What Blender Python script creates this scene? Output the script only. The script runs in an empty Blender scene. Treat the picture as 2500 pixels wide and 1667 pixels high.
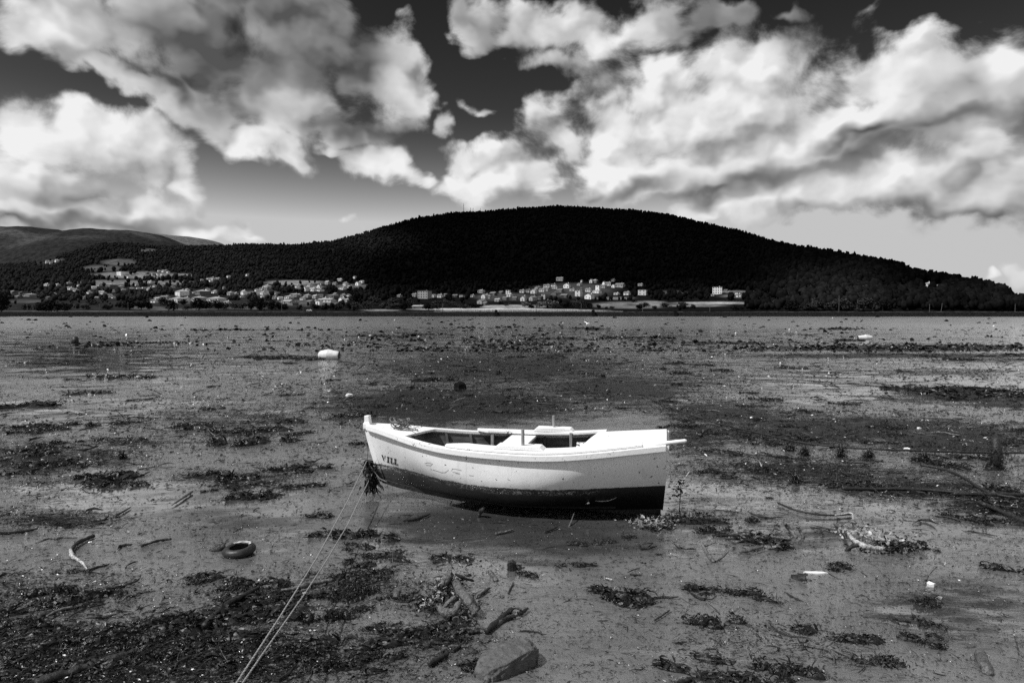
import bpy, math, random
import numpy as np
from mathutils import Vector, Matrix, noise as mnoise
random.seed(7)
rng = np.random.default_rng(11)
C = bpy.context.scene.collection
R = math.radians

# ------------------------------------------------------------------ camera
H = 2.65                      # lens height above the mud, standing on the quay
F = 1700.0                    # focal length in photo pixels (photo 2500 px wide)
TH = math.atan(70.5 / F)      # camera tilt below the horizon
cd = bpy.data.cameras.new('camera')
cd.sensor_width = 36.0
cd.lens = 36.0 * F / 2500.0
cd.clip_start = 0.1
cd.clip_end = 30000.0
cam = bpy.data.objects.new('camera', cd)
C.objects.link(cam)
cam.location = (0, 0, H)
cam.rotation_euler = (math.pi / 2 - TH, 0, 0)
bpy.context.scene.camera = cam

# ------------------------------------------------------------------ sun and sky
SUN_EL = R(53.0)
SUN_AZ = R(-115.0)             # measured from +Y (view direction), negative = left
sd = bpy.data.lights.new('sun', 'SUN')
sd.energy = 5.0
sd.angle = R(0.5)
sd.color = (1, 1, 1)
sun = bpy.data.objects.new('sun', sd)
C.objects.link(sun)
S = Vector((math.sin(SUN_AZ) * math.cos(SUN_EL), math.cos(SUN_AZ) * math.cos(SUN_EL), math.sin(SUN_EL)))
sun.rotation_euler = S.to_track_quat('Z', 'Y').to_euler()
sun.location = (-40, 0, 60)


def ray(px, py):
    """direction of the view ray through a point of the photo, scaled so that y = 1"""
    x = (px - 1250.0) / F
    u = -(py - 833.5) / F
    dy = math.cos(TH) + u * math.sin(TH)
    dz = -math.sin(TH) + u * math.cos(TH)
    return Vector((x / dy, 1.0, dz / dy))


def proj(p):
    x, y, z = p[0], p[1], p[2] - H
    d = y * math.cos(TH) - z * math.sin(TH)
    u = y * math.sin(TH) + z * math.cos(TH)
    return (1250 + F * x / d, 833.5 - F * u / d)


def gnd(px, py, z=0.0):
    r = ray(px, py)
    t = (z - H) / r.z
    return Vector((r.x * t, t, z))


def at(px, py, Y):
    r = ray(px, py)
    return Vector((r.x * Y, Y, H + r.z * Y))


sc = bpy.context.scene
sc.view_settings.view_transform = 'Standard'
sc.view_settings.look = 'None'
sc.view_settings.exposure = 0.0
sc.view_settings.gamma = 1.0
sc.render.engine = 'CYCLES'
sc.cycles.use_denoising = False
sc.cycles.max_bounces = 5
sc.cycles.diffuse_bounces = 2
sc.cycles.glossy_bounces = 3
sc.cycles.transparent_max_bounces = 4
sc.cycles.caustics_reflective = False
sc.cycles.caustics_refractive = False


class NT:
    """small node tree writer"""
    flat = False

    def __init__(s, tree):
        s.t = tree

    def n(s, typ, **kw):
        nd = s.t.nodes.new(typ)
        for k, v in kw.items():
            setattr(nd, k, v)
        return nd

    def put(s, sock, v):
        if isinstance(v, bpy.types.NodeSocket):
            s.t.links.new(v, sock)
        elif v is not None:
            sock.default_value = v

    def m(s, op, a, b=None, c=None, clamp=False):
        nd = s.n('ShaderNodeMath', operation=op)
        nd.use_clamp = clamp
        s.put(nd.inputs[0], a)
        if b is not None: s.put(nd.inputs[1], b)
        if c is not None: s.put(nd.inputs[2], c)
        return nd.outputs[0]

    def vm(s, op, a, b=None, out=0):
        nd = s.n('ShaderNodeVectorMath', operation=op)
        s.put(nd.inputs[0], a)
        if b is not None: s.put(nd.inputs[1], b)
        return nd.outputs[out]

    def scale(s, a, f):
        nd = s.n('ShaderNodeVectorMath', operation='SCALE')
        s.put(nd.inputs[0], a); s.put(nd.inputs[3], f)
        return nd.outputs[0]

    def noise(s, vec, scale, detail=4, rough=0.5, dist=0.0, out=0, typ='FBM'):
        nd = s.n('ShaderNodeTexNoise')
        nd.noise_dimensions = '2D' if s.flat else '3D'
        s.put(nd.inputs['Vector'], vec)
        nd.inputs['Scale'].default_value = scale
        nd.inputs['Detail'].default_value = detail
        nd.inputs['Roughness'].default_value = rough
        nd.inputs['Distortion'].default_value = dist
        return nd.outputs[out]

    def mr(s, v, a, b, c=0.0, d=1.0, smooth=False):
        nd = s.n('ShaderNodeMapRange')
        if smooth: nd.interpolation_type = 'SMOOTHSTEP'
        s.put(nd.inputs[0], v)
        nd.inputs[1].default_value = a; nd.inputs[2].default_value = b
        s.put(nd.inputs[3], c); s.put(nd.inputs[4], d)
        return nd.outputs[0]

    def mix(s, f, a, b):
        nd = s.n('ShaderNodeMix', data_type='FLOAT')
        s.put(nd.inputs[0], f); s.put(nd.inputs[2], a); s.put(nd.inputs[3], b)
        return nd.outputs[0]

    def grey(s, v):
        nd = s.n('ShaderNodeCombineColor')
        for i in range(3): s.put(nd.inputs[i], v)
        return nd.outputs[0]


def azel(px, py):
    r = ray(px, py).normalized()
    return math.atan2(r.x, r.y), math.asin(r.z)


def build_world():
    w = bpy.data.worlds.new('World')
    sc.world = w
    w.use_nodes = True
    w.node_tree.nodes.clear()
    T = NT(w.node_tree)
    T.flat = True
    co = T.n('ShaderNodeTexCoord').outputs['Generated']
    sky = T.n('ShaderNodeTexSky', sky_type='NISHITA')
    sky.sun_disc = False
    sky.sun_elevation = SUN_EL
    sky.sun_rotation = SUN_AZ
    sky.air_density = 1.0
    sky.dust_density = 0.6
    sky.ozone_density = 1.0
    sep = T.n('ShaderNodeSeparateColor')
    T.put(sep.inputs[0], sky.outputs[0])
    red = sep.outputs[0]                       # a red filter, as the dark sky of the print
    clear = T.m('MULTIPLY', T.m('POWER', T.m('MULTIPLY', red, SKY_RED), SKY_POW), 1.0)
    xyz = T.n('ShaderNodeSeparateXYZ'); T.put(xyz.inputs[0], co)
    clear = T.m('MINIMUM', T.m('MULTIPLY', clear, T.mr(xyz.outputs[2], 0.08, 0.28, 3.4, 1.0, True)), 0.55)
    az = T.m('ARCTAN2', xyz.outputs[0], xyz.outputs[1])
    el = T.m('ARCSINE', xyz.outputs[2])
    cv = T.n('ShaderNodeCombineXYZ'); T.put(cv.inputs[0], az); T.put(cv.inputs[1], el)
    p = cv.outputs[0]
    # three-dimensional noise on the direction, flattened a little towards the horizon
    q = T.n('ShaderNodeCombineXYZ')
    T.put(q.inputs[0], az); T.put(q.inputs[1], T.m('MULTIPLY', el, 1.25)); q.inputs[2].default_value = 3.7
    q = q.outputs[0]
    wn = T.vm('SUBTRACT', T.noise(q, 6.0, 2, 0.5, out=1), (0.5, 0.5, 0.5))
    wp = T.vm('ADD', p, T.scale(wn, 0.085))
    wn2 = T.vm('SUBTRACT', T.noise(q, 24.0, 2, 0.5, out=1), (0.5, 0.5, 0.5))
    wp = T.vm('ADD', wp, T.scale(wn2, 0.030))

    def blobs(lst, k, start=None):
        acc = None
        cur = wp if start is None else T.vm('ADD', wp, T.scale(wp, T.m('MULTIPLY', start, 1e-9)))
        for nb, b in enumerate(lst):
            if acc is not None and nb % 6 == 0:      # evaluate the masses a few at a time (keeps the shader small)
                cur = T.vm('ADD', wp, T.scale(wp, T.m('MULTIPLY', acc, 1e-9)))
            px, py, rx, ry, rot = b[:5]
            a, e = azel(px, py)
            mp = T.n('ShaderNodeMapping', vector_type='TEXTURE')
            T.put(mp.inputs[0], cur)
            mp.inputs['Location'].default_value = (a, e, 0)
            mp.inputs['Rotation'].default_value = (0, 0, R(-rot))
            mp.inputs['Scale'].default_value = (rx / F, ry / F, 1e6)
            L = T.vm('LENGTH', mp.outputs[0], out=1)
            if len(b) > 5: L = T.m('ADD', L, b[5])
            acc = L if acc is None else T.m('SMOOTH_MIN', acc, L, k)
        return acc
    d = blobs(CLOUDS, 0.25)
    # the rest of the sky dome, above and behind the view: loose broken cloud
    hi = T.mr(el, azel(1250, -40)[1], azel(1250, -330)[1], 0, 1, True)
    side = T.m('MAXIMUM', T.mr(T.m('ABSOLUTE', az), 0.68, 0.95, 0, 1, True), hi)
    big = T.noise(q, 2.3, 3, 0.5)
    d = T.mix(side, d, T.m('ADD', T.m('MULTIPLY', T.m('SUBTRACT', 0.42, big), 7.0), 1.0))
    f1 = T.noise(q, 8.0, 8, 0.62, 0.25)

    def billow(vec, scale):
        v = T.n('ShaderNodeTexVoronoi', feature='SMOOTH_F1', distance='EUCLIDEAN', voronoi_dimensions='2D')
        T.put(v.inputs['Vector'], vec); v.inputs['Scale'].default_value = scale
        v.inputs['Smoothness'].default_value = 0.6
        v.inputs['Detail'].default_value = 1.0; v.inputs['Roughness'].default_value = 0.5
        return v.outputs['Distance']
    qw = T.vm('ADD', q, T.scale(wn2, 0.05))
    b1 = billow(qw, 11.0)
    b2 = billow(T.vm('ADD', qw, (-0.012, 0.020, 0)), 11.0)
    g1 = T.noise(q, 4.5, 4, 0.5)
    g2 = T.noise(T.vm('ADD', q, (-0.03, 0.04, 0)), 4.5, 4, 0.5)
    fr = T.m('SUBTRACT', f1, 0.5)
    bl = T.m('SUBTRACT', 0.47, b1)
    dens = T.m('ADD', T.m('MULTIPLY', T.m('SUBTRACT', 1.0, d), 1.25), T.m('ADD', T.m('MULTIPLY', fr, 1.75), T.m('MULTIPLY', bl, 0.75)))
    cover = T.mr(dens, -0.10, 0.52, 0, 1, True)
    # grey bases
    sh = blobs(SHADES, 0.3, cover)
    shade = T.mr(T.m('ADD', sh, T.m('ADD', T.m('MULTIPLY', fr, -0.35), T.m('MULTIPLY', bl, -0.2))), 0.0, 1.6, 1.0, 0.0, True)
    sidesh = T.mr(big, 0.55, 0.72, 0, 1, True)
    shade = T.mix(side, shade, sidesh)
    relief = T.m('ADD', T.m('MULTIPLY', T.m('SUBTRACT', g1, g2), 0.9), T.m('MULTIPLY', T.m('SUBTRACT', b2, b1), 0.7))
    thick = T.mr(dens, 0.10, 0.9, 0.80, 1.0)
    br = T.m('ADD', T.m('SUBTRACT', 0.73, T.m('MULTIPLY', shade, 0.59)), T.m('MULTIPLY', relief, T.mr(shade, 0, 1, 1.0, 0.35)))
    br = T.m('ADD', br, T.m('MULTIPLY', fr, 0.10))
    br = T.m('MAXIMUM', T.m('MULTIPLY', br, thick), 0.09)
    br = T.m('MINIMUM', br, 0.88)
    out = T.mix(cover, clear, br)
    out = T.m('MULTIPLY', out, 1.0 / WSTR)
    bg = T.n('ShaderNodeBackground')
    T.put(bg.inputs[0], T.grey(out))
    bg.inputs[1].default_value = WSTR
    o = T.n('ShaderNodeOutputWorld')
    w.node_tree.links.new(bg.outputs[0], o.inputs[0])
    w.cycles.sampling_method = 'MANUAL'
    w.cycles.sample_map_resolution = 512


WSTR = 0.1
SKY_RED = 0.150
SKY_POW = 2.5
# cloud masses: photo x, photo y, radii, tilt
CLOUDS = [
    (1180, 455, 150, 55, 0), (1560, 440, 240, 90, 0), (1980, 300, 300, 110, -8), (2300, 260, 260, 100, -10), (1010, 440, 60, 30, 0), (420, 20, 300, 60, 0), (30, 480, 120, 110, 0), (1130, 225, 130, 60, 15, 0.62),
    (150, 55, 240, 75, -3), (430, 70, 240, 110, 12), (700, 60, 190, 110, 0), (520, 170, 190, 80, 20),
    (330, 200, 180, 34, 20), (490, 265, 160, 60, 25), (690, 220, 150, 130, -20), (890, 150, 90, 100, 35), (950, 210, 130, 90, 20),
    (860, 300, 190, 60, 0), (620, 340, 120, 62, 30), (720, 390, 90, 30, 30),
    (75, 330, 115, 72, 0), (215, 335, 110, 70, 10), (110, 440, 200, 90, 0), (330, 400, 90, 110, -30), (440, 460, 45, 95, -25),
    (160, 520, 260, 50, 0), (370, 520, 120, 42, 10), (490, 570, 110, 28, 10),
    (935, 400, 92, 62, 10), (830, 372, 60, 18, 0), (1088, 300, 34, 60, 0), (1120, 395, 80, 60, 0), (1100, 460, 110, 40, 0),
    (1240, 430, 130, 90, 0), (1350, 340, 110, 95, 0), (1500, 400, 220, 120, 0), (1480, 290, 150, 110, 0),
    (1650, 290, 260, 180, 0), (1880, 250, 300, 140, 0), (1850, 370, 300, 90, 0), (2180, 190, 300, 105, -5), (2440, 160, 200, 105, -5), (1800, 420, 290, 85, -10),
    (2130, 320, 280, 75, -14), (1750, 535, 190, 26, -3), (2020, 490, 210, 65, -6), (2290, 450, 260, 95, -5), (2470, 400, 150, 120, -10),
    (1190, 50, 110, 60, 20, 0.15), (1360, 60, 190, 75, 10), (1345, 150, 95, 60, 20), (1560, 70, 150, 80, 0), (1740, 50, 150, 45, 10, 0.3), (1930, 40, 100, 30, 0, 0.4),
    (1200, 250, 90, 30, 10, 0.55), (975, 60, 80, 60, 30, 0.70),
    (2427, 659, 15, 14, 0), (2495, 655, 34, 22, 0), (860, 550, 60, 24, 0, 0.6), (760, 492, 50, 40, 30, 0.75), (560, 585, 160, 16, 0, .4), (540, 560, 60, 30, 0, .2),
]
SHADES = [
    (560, 70, 130, 80, 10), (330, 160, 90, 34, 10, .2), (390, 110, 120, 60, 10, .3), (930, 300, 90, 50, 20), (1000, 200, 40, 60, 0, .4), (1440, 470, 60, 30, 0, .3), (2250, 330, 150, 50, -14, .1), (1560, 470, 130, 30, -5, .1), (1740, 490, 160, 26, -6),
    (520, 140, 190, 105, 10, -.25), (760, 90, 160, 120, 0, -.35), (640, 30, 230, 60, 0), (420, 215, 100, 34, 25), (860, 295, 150, 55, 0), (590, 250, 60, 36, 0),
    (230, 480, 130, 36, 0, .35), (310, 540, 150, 28, 0, .2), (60, 550, 140, 20, 0, .2), (1860, 455, 230, 42, -9), (1680, 505, 120, 26, 0),
    (2130, 335, 180, 24, -14, .1), (2140, 545, 240, 24, 0), (2400, 520, 170, 36, -5), (2330, 285, 150, 30, -12), (2360, 190, 140, 60, 0, 0.35),
    (1190, 50, 110, 60, 20, 0.3), (1740, 50, 190, 60, 10, 0.0), (1950, 50, 130, 50, 0, 0.0),  (1230, 230, 60, 50, 0, 0.4), (1390, 180, 110, 50, 0, 0.3),
]
build_world()

# ------------------------------------------------------------------ helpers
def tag(o, label=None, cat=None, group=None, kind=None):
    if label: o['label'] = label
    if cat: o['category'] = cat
    if group: o['group'] = group
    if kind: o['kind'] = kind
    return o


def empty(name, loc=(0, 0, 0), rz=0.0):
    o = bpy.data.objects.new(name, None)
    o.empty_display_size = 0.1
    C.objects.link(o)
    o.location = loc
    o.rotation_euler = (0, 0, rz)
    return o


def mesh_obj(name, verts, faces, m=None, parent=None, smooth=False):
    me = bpy.data.meshes.new(name)
    me.from_pydata([tuple(v) for v in verts], [], [tuple(f) for f in faces])
    me.update()
    if smooth:
        me.polygons.foreach_set('use_smooth', [True] * len(me.polygons))
    o = bpy.data.objects.new(name, me)
    C.objects.link(o)
    if m: me.materials.append(m)
    if parent: o.parent = parent
    return o


def np_mesh(name, V, Fq, m=None, parent=None, smooth=False, attr=None):
    """V (n,3) floats, Fq (k,3) or (k,4) ints"""
    me = bpy.data.meshes.new(name)
    V = np.asarray(V, dtype=np.float32); Fq = np.asarray(Fq, dtype=np.int32)
    k, n = Fq.shape
    me.vertices.add(len(V)); me.vertices.foreach_set('co', V.ravel())
    me.loops.add(k * n); me.loops.foreach_set('vertex_index', Fq.ravel())
    me.polygons.add(k)
    me.polygons.foreach_set('loop_start', np.arange(k, dtype=np.int32) * n)
    me.polygons.foreach_set('loop_total', np.full(k, n, dtype=np.int32))
    if smooth: me.polygons.foreach_set('use_smooth', np.ones(k, dtype=bool))
    me.update(calc_edges=True)
    if attr:
        for an, av in attr.items():
            a = me.attributes.new(an, 'FLOAT', 'POINT')
            a.data.foreach_set('value', np.asarray(av, dtype=np.float32).ravel())
    o = bpy.data.objects.new(name, me)
    C.objects.link(o)
    if m: me.materials.append(m)
    if parent: o.parent = parent
    return o


class MB:
    """mesh builder"""
    def __init__(s):
        s.v = []; s.f = []

    def add(s, vs, fs):
        b = len(s.v)
        s.v += [Vector(v) for v in vs]
        s.f += [tuple(b + i for i in f) for f in fs]

    def box(s, c, size, rot=None):
        c = Vector(c); hx, hy, hz = size[0] / 2, size[1] / 2, size[2] / 2
        vs = [Vector((x, y, z)) for x in (-hx, hx) for y in (-hy, hy) for z in (-hz, hz)]
        if rot is not None: vs = [rot @ v for v in vs]
        s.add([c + v for v in vs], [(0, 1, 3, 2), (4, 6, 7, 5), (0, 4, 5, 1), (2, 3, 7, 6), (0, 2, 6, 4), (1, 5, 7, 3)])

    def tube(s, pts, rad, n=8, caps=True, twist=0.0):
        pts = [Vector(p) for p in pts]
        if not isinstance(rad, (list, tuple)): rad = [rad] * len(pts)
        rings = []
        up = Vector((0, 0, 1))
        u = None
        for i, p in enumerate(pts):
            if i == 0: t = pts[1] - pts[0]
            elif i == len(pts) - 1: t = pts[-1] - pts[-2]
            else: t = pts[i + 1] - pts[i - 1]
            if t.length < 1e-9: t = Vector((0, 0, 1))
            t.normalize()
            if u is None:
                ref = up if abs(t.z) < 0.9 else Vector((1, 0, 0))
                u = t.cross(ref).normalized()
            else:
                u = (u - t * u.dot(t))
                if u.length < 1e-6: u = t.cross(up)
                u.normalize()
            w = t.cross(u)
            rings.append([p + (u * math.cos(2 * math.pi * k / n + twist * i) + w * math.sin(2 * math.pi * k / n + twist * i)) * rad[i] for k in range(n)])
        vs = [v for r_ in rings for v in r_]
        fs = []
        for i in range(len(pts) - 1):
            for k in range(n):
                k2 = (k + 1) % n
                fs.append((i * n + k, i * n + k2, (i + 1) * n + k2, (i + 1) * n + k))
        if caps:
            fs.append(tuple(range(n - 1, -1, -1)))
            fs.append(tuple((len(pts) - 1) * n + k for k in range(n)))
        s.add(vs, fs)

    def sweep(s, secs, closed=True, caps=True):
        """secs: list of equal-length cross sections (lists of points)"""
        n = len(secs[0])
        vs = [v for r_ in secs for v in r_]
        fs = []
        for i in range(len(secs) - 1):
            for k in range(n if closed else n - 1):
                k2 = (k + 1) % n
                fs.append((i * n + k, i * n + k2, (i + 1) * n + k2, (i + 1) * n + k))
        if caps and closed:
            fs.append(tuple(range(n - 1, -1, -1)))
            fs.append(tuple((len(secs) - 1) * n + k for k in range(n)))
        s.add(vs, fs)

    def build(s, name, m=None, parent=None, smooth=False):
        return mesh_obj(name, s.v, s.f, m, parent, smooth)


def bevel(o, w, seg=2):
    md = o.modifiers.new('bevel', 'BEVEL')
    md.width = w; md.segments = seg; md.limit_method = 'ANGLE'; md.angle_limit = R(35)
    return o


def hash2(ix, iy, seed):
    h = (ix.astype(np.int64) * 374761393 + iy.astype(np.int64) * 668265263 + seed * 974634777) & 0xFFFFFFFF
    h = ((h ^ (h >> 13)) * 1274126177) & 0xFFFFFFFF
    h = h ^ (h >> 16)
    return (h & 0xFFFFFF) / float(0xFFFFFF)


def vnoise(x, y, seed=0):
    x = np.asarray(x, dtype=np.float64); y = np.asarray(y, dtype=np.float64)
    ix = np.floor(x); iy = np.floor(y)
    fx = x - ix; fy = y - iy
    fx = fx * fx * (3 - 2 * fx); fy = fy * fy * (3 - 2 * fy)
    a = hash2(ix, iy, seed); b = hash2(ix + 1, iy, seed)
    c = hash2(ix, iy + 1, seed); d = hash2(ix + 1, iy + 1, seed)
    return (a * (1 - fx) + b * fx) * (1 - fy) + (c * (1 - fx) + d * fx) * fy


def fbm(x, y, octv=4, seed=0, gain=0.5):
    s = 0; a = 1; t = 0
    for i in range(octv):
        s = s + a * vnoise(x * 2 ** i + 17.3 * i, y * 2 ** i - 9.1 * i, seed + i)
        t += a; a *= gain
    return s / t


# ------------------------------------------------------------------ materials (all grey: the photograph is black and white)
def mat(name, build):
    m = bpy.data.materials.new(name)
    m.use_nodes = True
    m.node_tree.nodes.clear()
    T = NT(m.node_tree)
    bs = T.n('ShaderNodeBsdfPrincipled')
    o = T.n('ShaderNodeOutputMaterial')
    m.node_tree.links.new(bs.outputs[0], o.inputs[0])
    build(T, bs)
    return m


def bump(T, bs, h, dist, strength=1.0):
    b = T.n('ShaderNodeBump')
    b.inputs['Strength'].default_value = strength
    b.inputs['Distance'].default_value = dist
    T.put(b.inputs['Height'], h)
    T.put(bs.inputs['Normal'], b.outputs[0])


def simple(name, lo, hi, scale=8.0, rough=0.6, bd=0.0, detail=5, spec=0.5, obj=True, stretch=None, coat=0.0):
    def f(T, bs):
        co = T.n('ShaderNodeTexCoord').outputs['Object']
        if stretch: co = T.vm('MULTIPLY', co, stretch)
        nz = T.noise(co, scale, detail, 0.6)
        v = T.mr(nz, 0.3, 0.7, lo, hi)
        T.put(bs.inputs['Base Color'], T.grey(v))
        bs.inputs['Roughness'].default_value = rough
        bs.inputs['Specular IOR Level'].default_value = spec
        bs.inputs['Coat Weight'].default_value = coat
        if bd: bump(T, bs, nz, bd)
    return mat(name, f)


def rand_obj(T):
    return T.n('ShaderNodeObjectInfo').outputs['Random']


M = {}


def mud_mat(T, bs):
    g = T.n('ShaderNodeNewGeometry').outputs['Position']
    weed = T.n('ShaderNodeAttribute', attribute_name='weed').outputs['Fac']
    gs = T.vm('MULTIPLY', g, (0.45, 1.0, 1.0))
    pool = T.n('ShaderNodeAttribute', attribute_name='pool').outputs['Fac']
    gy = T.n('ShaderNodeSeparateXYZ'); T.put(gy.inputs[0], g)
    far = T.mr(gy.outputs[1], 30.0, 160.0, 0, 1, True)
    fine = T.noise(gs, 14.0, 5, 0.7, 0.5)
    mid = T.noise(gs, 1.6, 5, 0.6)
    big = T.noise(gs, 0.12, 4, 0.55)
    speck = T.noise(g, 30.0, 4, 0.7)
    # weed film lying on the mud: where the attribute is high the noise lets more of it through
    wn = T.m('ADD', T.m('ADD', T.m('MULTIPLY', mid, 0.34), T.m('MULTIPLY', fine, 0.36)), T.m('MULTIPLY', speck, 0.30))
    wf = T.m('ADD', wn, T.m('MULTIPLY', weed, 0.24))
    film = T.mr(wf, 0.575, 0.635, 0, 1, True)
    base = T.mr(mid, 0.3, 0.7, MUD_LO, MUD_HI)
    base = T.m('MULTIPLY', base, T.mr(big, 0.3, 0.7, 0.75, 1.2))
    base = T.m('MULTIPLY', base, T.mr(pool, 0.2, 0.9, 1.0, 0.40, True))  # mud darker under water, with the boat's dark reflection put into the colour
    base = T.mix(film, base, 0.006)
    T.put(bs.inputs['Base Color'], T.grey(base))
    # thin standing water between duller mud
    wet = T.mr(T.m('ADD', T.m('ADD', T.m('MULTIPLY', T.noise(gs, 0.55, 5, 0.65), 0.7), T.m('MULTIPLY', fine, 0.3)), T.m('MULTIPLY', pool, 0.10)), 0.40, 0.54, 0.24, 0.06)
    wet = T.mix(T.m('MULTIPLY', far, 0.85), wet, 0.26)
    dry = T.mr(wet, 0.06, 0.24)
    T.put(bs.inputs['Roughness'], T.mix(film, wet, 0.38))
    bs.inputs['IOR'].default_value = 1.45
    # film of water standing on the mud
    T.put(bs.inputs['Coat Weight'], T.mix(film, T.mr(dry, 0, 1, 1.0, 0.75), 0.05))
    T.put(bs.inputs['Coat Roughness'], T.mr(dry, 0, 1, 0.04, 0.20))
    bs.inputs['Coat IOR'].default_value = 1.75
    T.put(bs.inputs['Specular IOR Level'], T.mix(film, T.mr(mid, 0.3, 0.7, 0.60, 0.90), 0.06))
    h = T.m('ADD', T.m('MULTIPLY', T.noise(gs, 4.5, 6, 0.65, 0.6), T.mr(dry, 0, 1, 0.011, 0.034)), T.m('MULTIPLY', T.noise(T.vm('MULTIPLY', g, (0.30, 1.6, 1)), 16.0, 5, 0.7), T.mr(dry, 0, 1, 0.0050, 0.011)))
    h = T.m('MULTIPLY', h, T.mr(pool, 0.2, 0.9, 1.0, 0.42))
    h = T.m('ADD', h, T.m('MULTIPLY', film, 0.008))
    b = T.n('ShaderNodeBump')
    b.inputs['Strength'].default_value = MUD_BUMP
    b.inputs['Distance'].default_value = 1.0
    T.put(b.inputs['Height'], h)
    T.put(bs.inputs['Normal'], b.outputs[0])
    T.put(bs.inputs['Coat Normal'], b.outputs[0])


MUD_LO, MUD_HI, MUD_BUMP = 0.080, 0.155, 0.38
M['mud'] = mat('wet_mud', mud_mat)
M['weed'] = simple('wet_seaweed', 0.003, 0.022, 40, 0.36, 0.006, spec=0.28)
M['weed_pale'] = simple('bleached_seaweed', 0.08, 0.42, 40, 0.35, 0.004, spec=0.6)
M['litter'] = simple('leaf_litter', 0.003, 0.034, 22, 0.27, 0.005, spec=0.45)
M['litter_pale'] = simple('dry_leaf_litter', 0.15, 0.35, 14, 0.3, 0.003, spec=0.8)
M['wood'] = simple('muddy_driftwood', 0.015, 0.15, 22, 0.42, 0.03, stretch=(1, 1, 1), spec=0.5)
M['wood_dark'] = simple('black_wet_wood', 0.004, 0.03, 30, 0.5, 0.012, spec=0.3)
M['wood_pale'] = simple('bleached_wood', 0.06, 0.62, 30, 0.6, 0.02)
M['rock'] = simple('mud_coated_stone', 0.055, 0.13, 16, 0.75, 0.05, detail=10, spec=.3)
M['rubber'] = simple('wet_rubber', 0.006, 0.03, 18, 0.45, 0.006, spec=.35)
M['white'] = simple('white_plastic', 0.6, 0.8, 10, 0.45)
M['rope'] = simple('pale_rope', 0.14, 0.34, 60, 0.8, 0.002)
M['rope_dark'] = simple('dark_rope', 0.06, 0.2, 60, 0.8, 0.002)
M['bank'] = simple('weedy_stone_bank', 0.002, 0.022, 1.2, 0.9, 0.2, detail=6, spec=0.0)
M['road'] = simple('gravel_track', 0.03, 0.08, 0.3, 0.9, spec=0.0)
M['trunk'] = simple('tree_bark', 0.02, 0.06, 3, 0.9)
M['post'] = simple('weathered_post', 0.05, 0.12, 3, 0.8)
M['iron'] = simple('grey_steel', 0.15, 0.25, 3, 0.5)

# ------------------------------------------------------------------ the mud flat
# where weed and litter lie: photo point, radii, weight (turned into places on the ground)
WEED_ZONES = [
    (150, 1620, 480, 130, .85), (480, 1600, 380, 110, .75), (800, 1620, 280, 60, .45), (620, 1480, 160, 60, .7), (1050, 1590, 160, 60, .35), (100, 1450, 300, 50, .45),
    (90, 1125, 170, 55, .75), (240, 1120, 120, 40, .6), (560, 1035, 300, 60, .5), (330, 1080, 150, 30, .5), (120, 1270, 150, 22, .8), (560, 1165, 140, 18, .7),
    (660, 1165, 110, 40, .4), (980, 980, 170, 35, .5), (1110, 990, 420, 60, .95), (1250, 900, 460, 60, .8), (1500, 950, 260, 55, .85), (1000, 850, 400, 30, .15),
    (1350, 870, 450, 30, .25), (1850, 860, 280, 20, .25), (1700, 930, 160, 30, .5),
    (1760, 1010, 200, 32, .85), (2050, 1050, 420, 44, .95), (2330, 1070, 260, 50, .95), (1980, 1150, 330, 40, .75), (2240, 1190, 240, 34, .8), (2430, 1235, 130, 26, .95),
    (1700, 1070, 120, 60, .7), (2330, 968, 160, 18, .95), (2440, 985, 120, 14, .9), (2200, 850, 360, 7, 1.3), (2180, 869, 420, 6, 1.3), (2420, 880, 200, 8, .6),
    (1790, 838, 150, 3, 1.2), (2060, 803, 50, 2.5, 1.0), (680, 873, 115, 5, 1.3), (930, 821, 120, 2.2, 1.2), (1540, 826, 90, 2.6, 1.2),
    (1400, 828, 180, 4, .7), (1350, 868, 60, 10, .9), (1840, 1300, 150, 30, .2), (1850, 1560, 240, 80, .12), (1700, 1270, 120, 20, .5), (880, 1430, 160, 60, .4),
    (230, 845, 90, 3, .8), (350, 838, 120, 2.5, .8), (620, 806, 200, 1.6, .6), (1210, 800, 90, 2, .6), (330, 920, 60, 4, .9), (2300, 910, 220, 12, .5), (1450, 806, 30, 3, 1.1),
]


def weed_px(px, py):
    px = np.asarray(px, dtype=float); py = np.asarray(py, dtype=float)
    s = np.zeros_like(px)
    for cx, cy, rx, ry, w in WEED_ZONES:
        d2 = ((px - cx) / rx) ** 2 + ((py - cy) / ry) ** 2
        s = np.maximum(s, w * np.exp(-d2 * 1.1))
    return s


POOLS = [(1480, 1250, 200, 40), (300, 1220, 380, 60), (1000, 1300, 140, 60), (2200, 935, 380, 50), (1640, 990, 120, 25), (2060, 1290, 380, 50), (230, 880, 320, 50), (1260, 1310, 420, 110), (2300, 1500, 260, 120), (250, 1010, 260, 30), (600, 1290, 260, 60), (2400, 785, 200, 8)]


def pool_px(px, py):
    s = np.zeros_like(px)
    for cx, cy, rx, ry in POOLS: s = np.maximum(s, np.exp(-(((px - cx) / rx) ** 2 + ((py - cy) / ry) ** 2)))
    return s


def mud_z(x, y):
    """relief of the mud, metres"""
    far = np.clip((y - 2) / 60.0, 0, 1)
    z = (fbm(x * 0.9, y * 1.3, 5, 3) - 0.5) * 0.040
    z = z + (fbm(x * 0.12, y * 0.16, 3, 9) - 0.5) * (0.03 + 0.05 * far)
    z = z + (fbm(x * 5.0, y * 7.0, 3, 21) - 0.5) * 0.009
    return z


def mud_h(x, y):
    return float(mud_z(np.array([x]), np.array([y]))[0])


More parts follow.
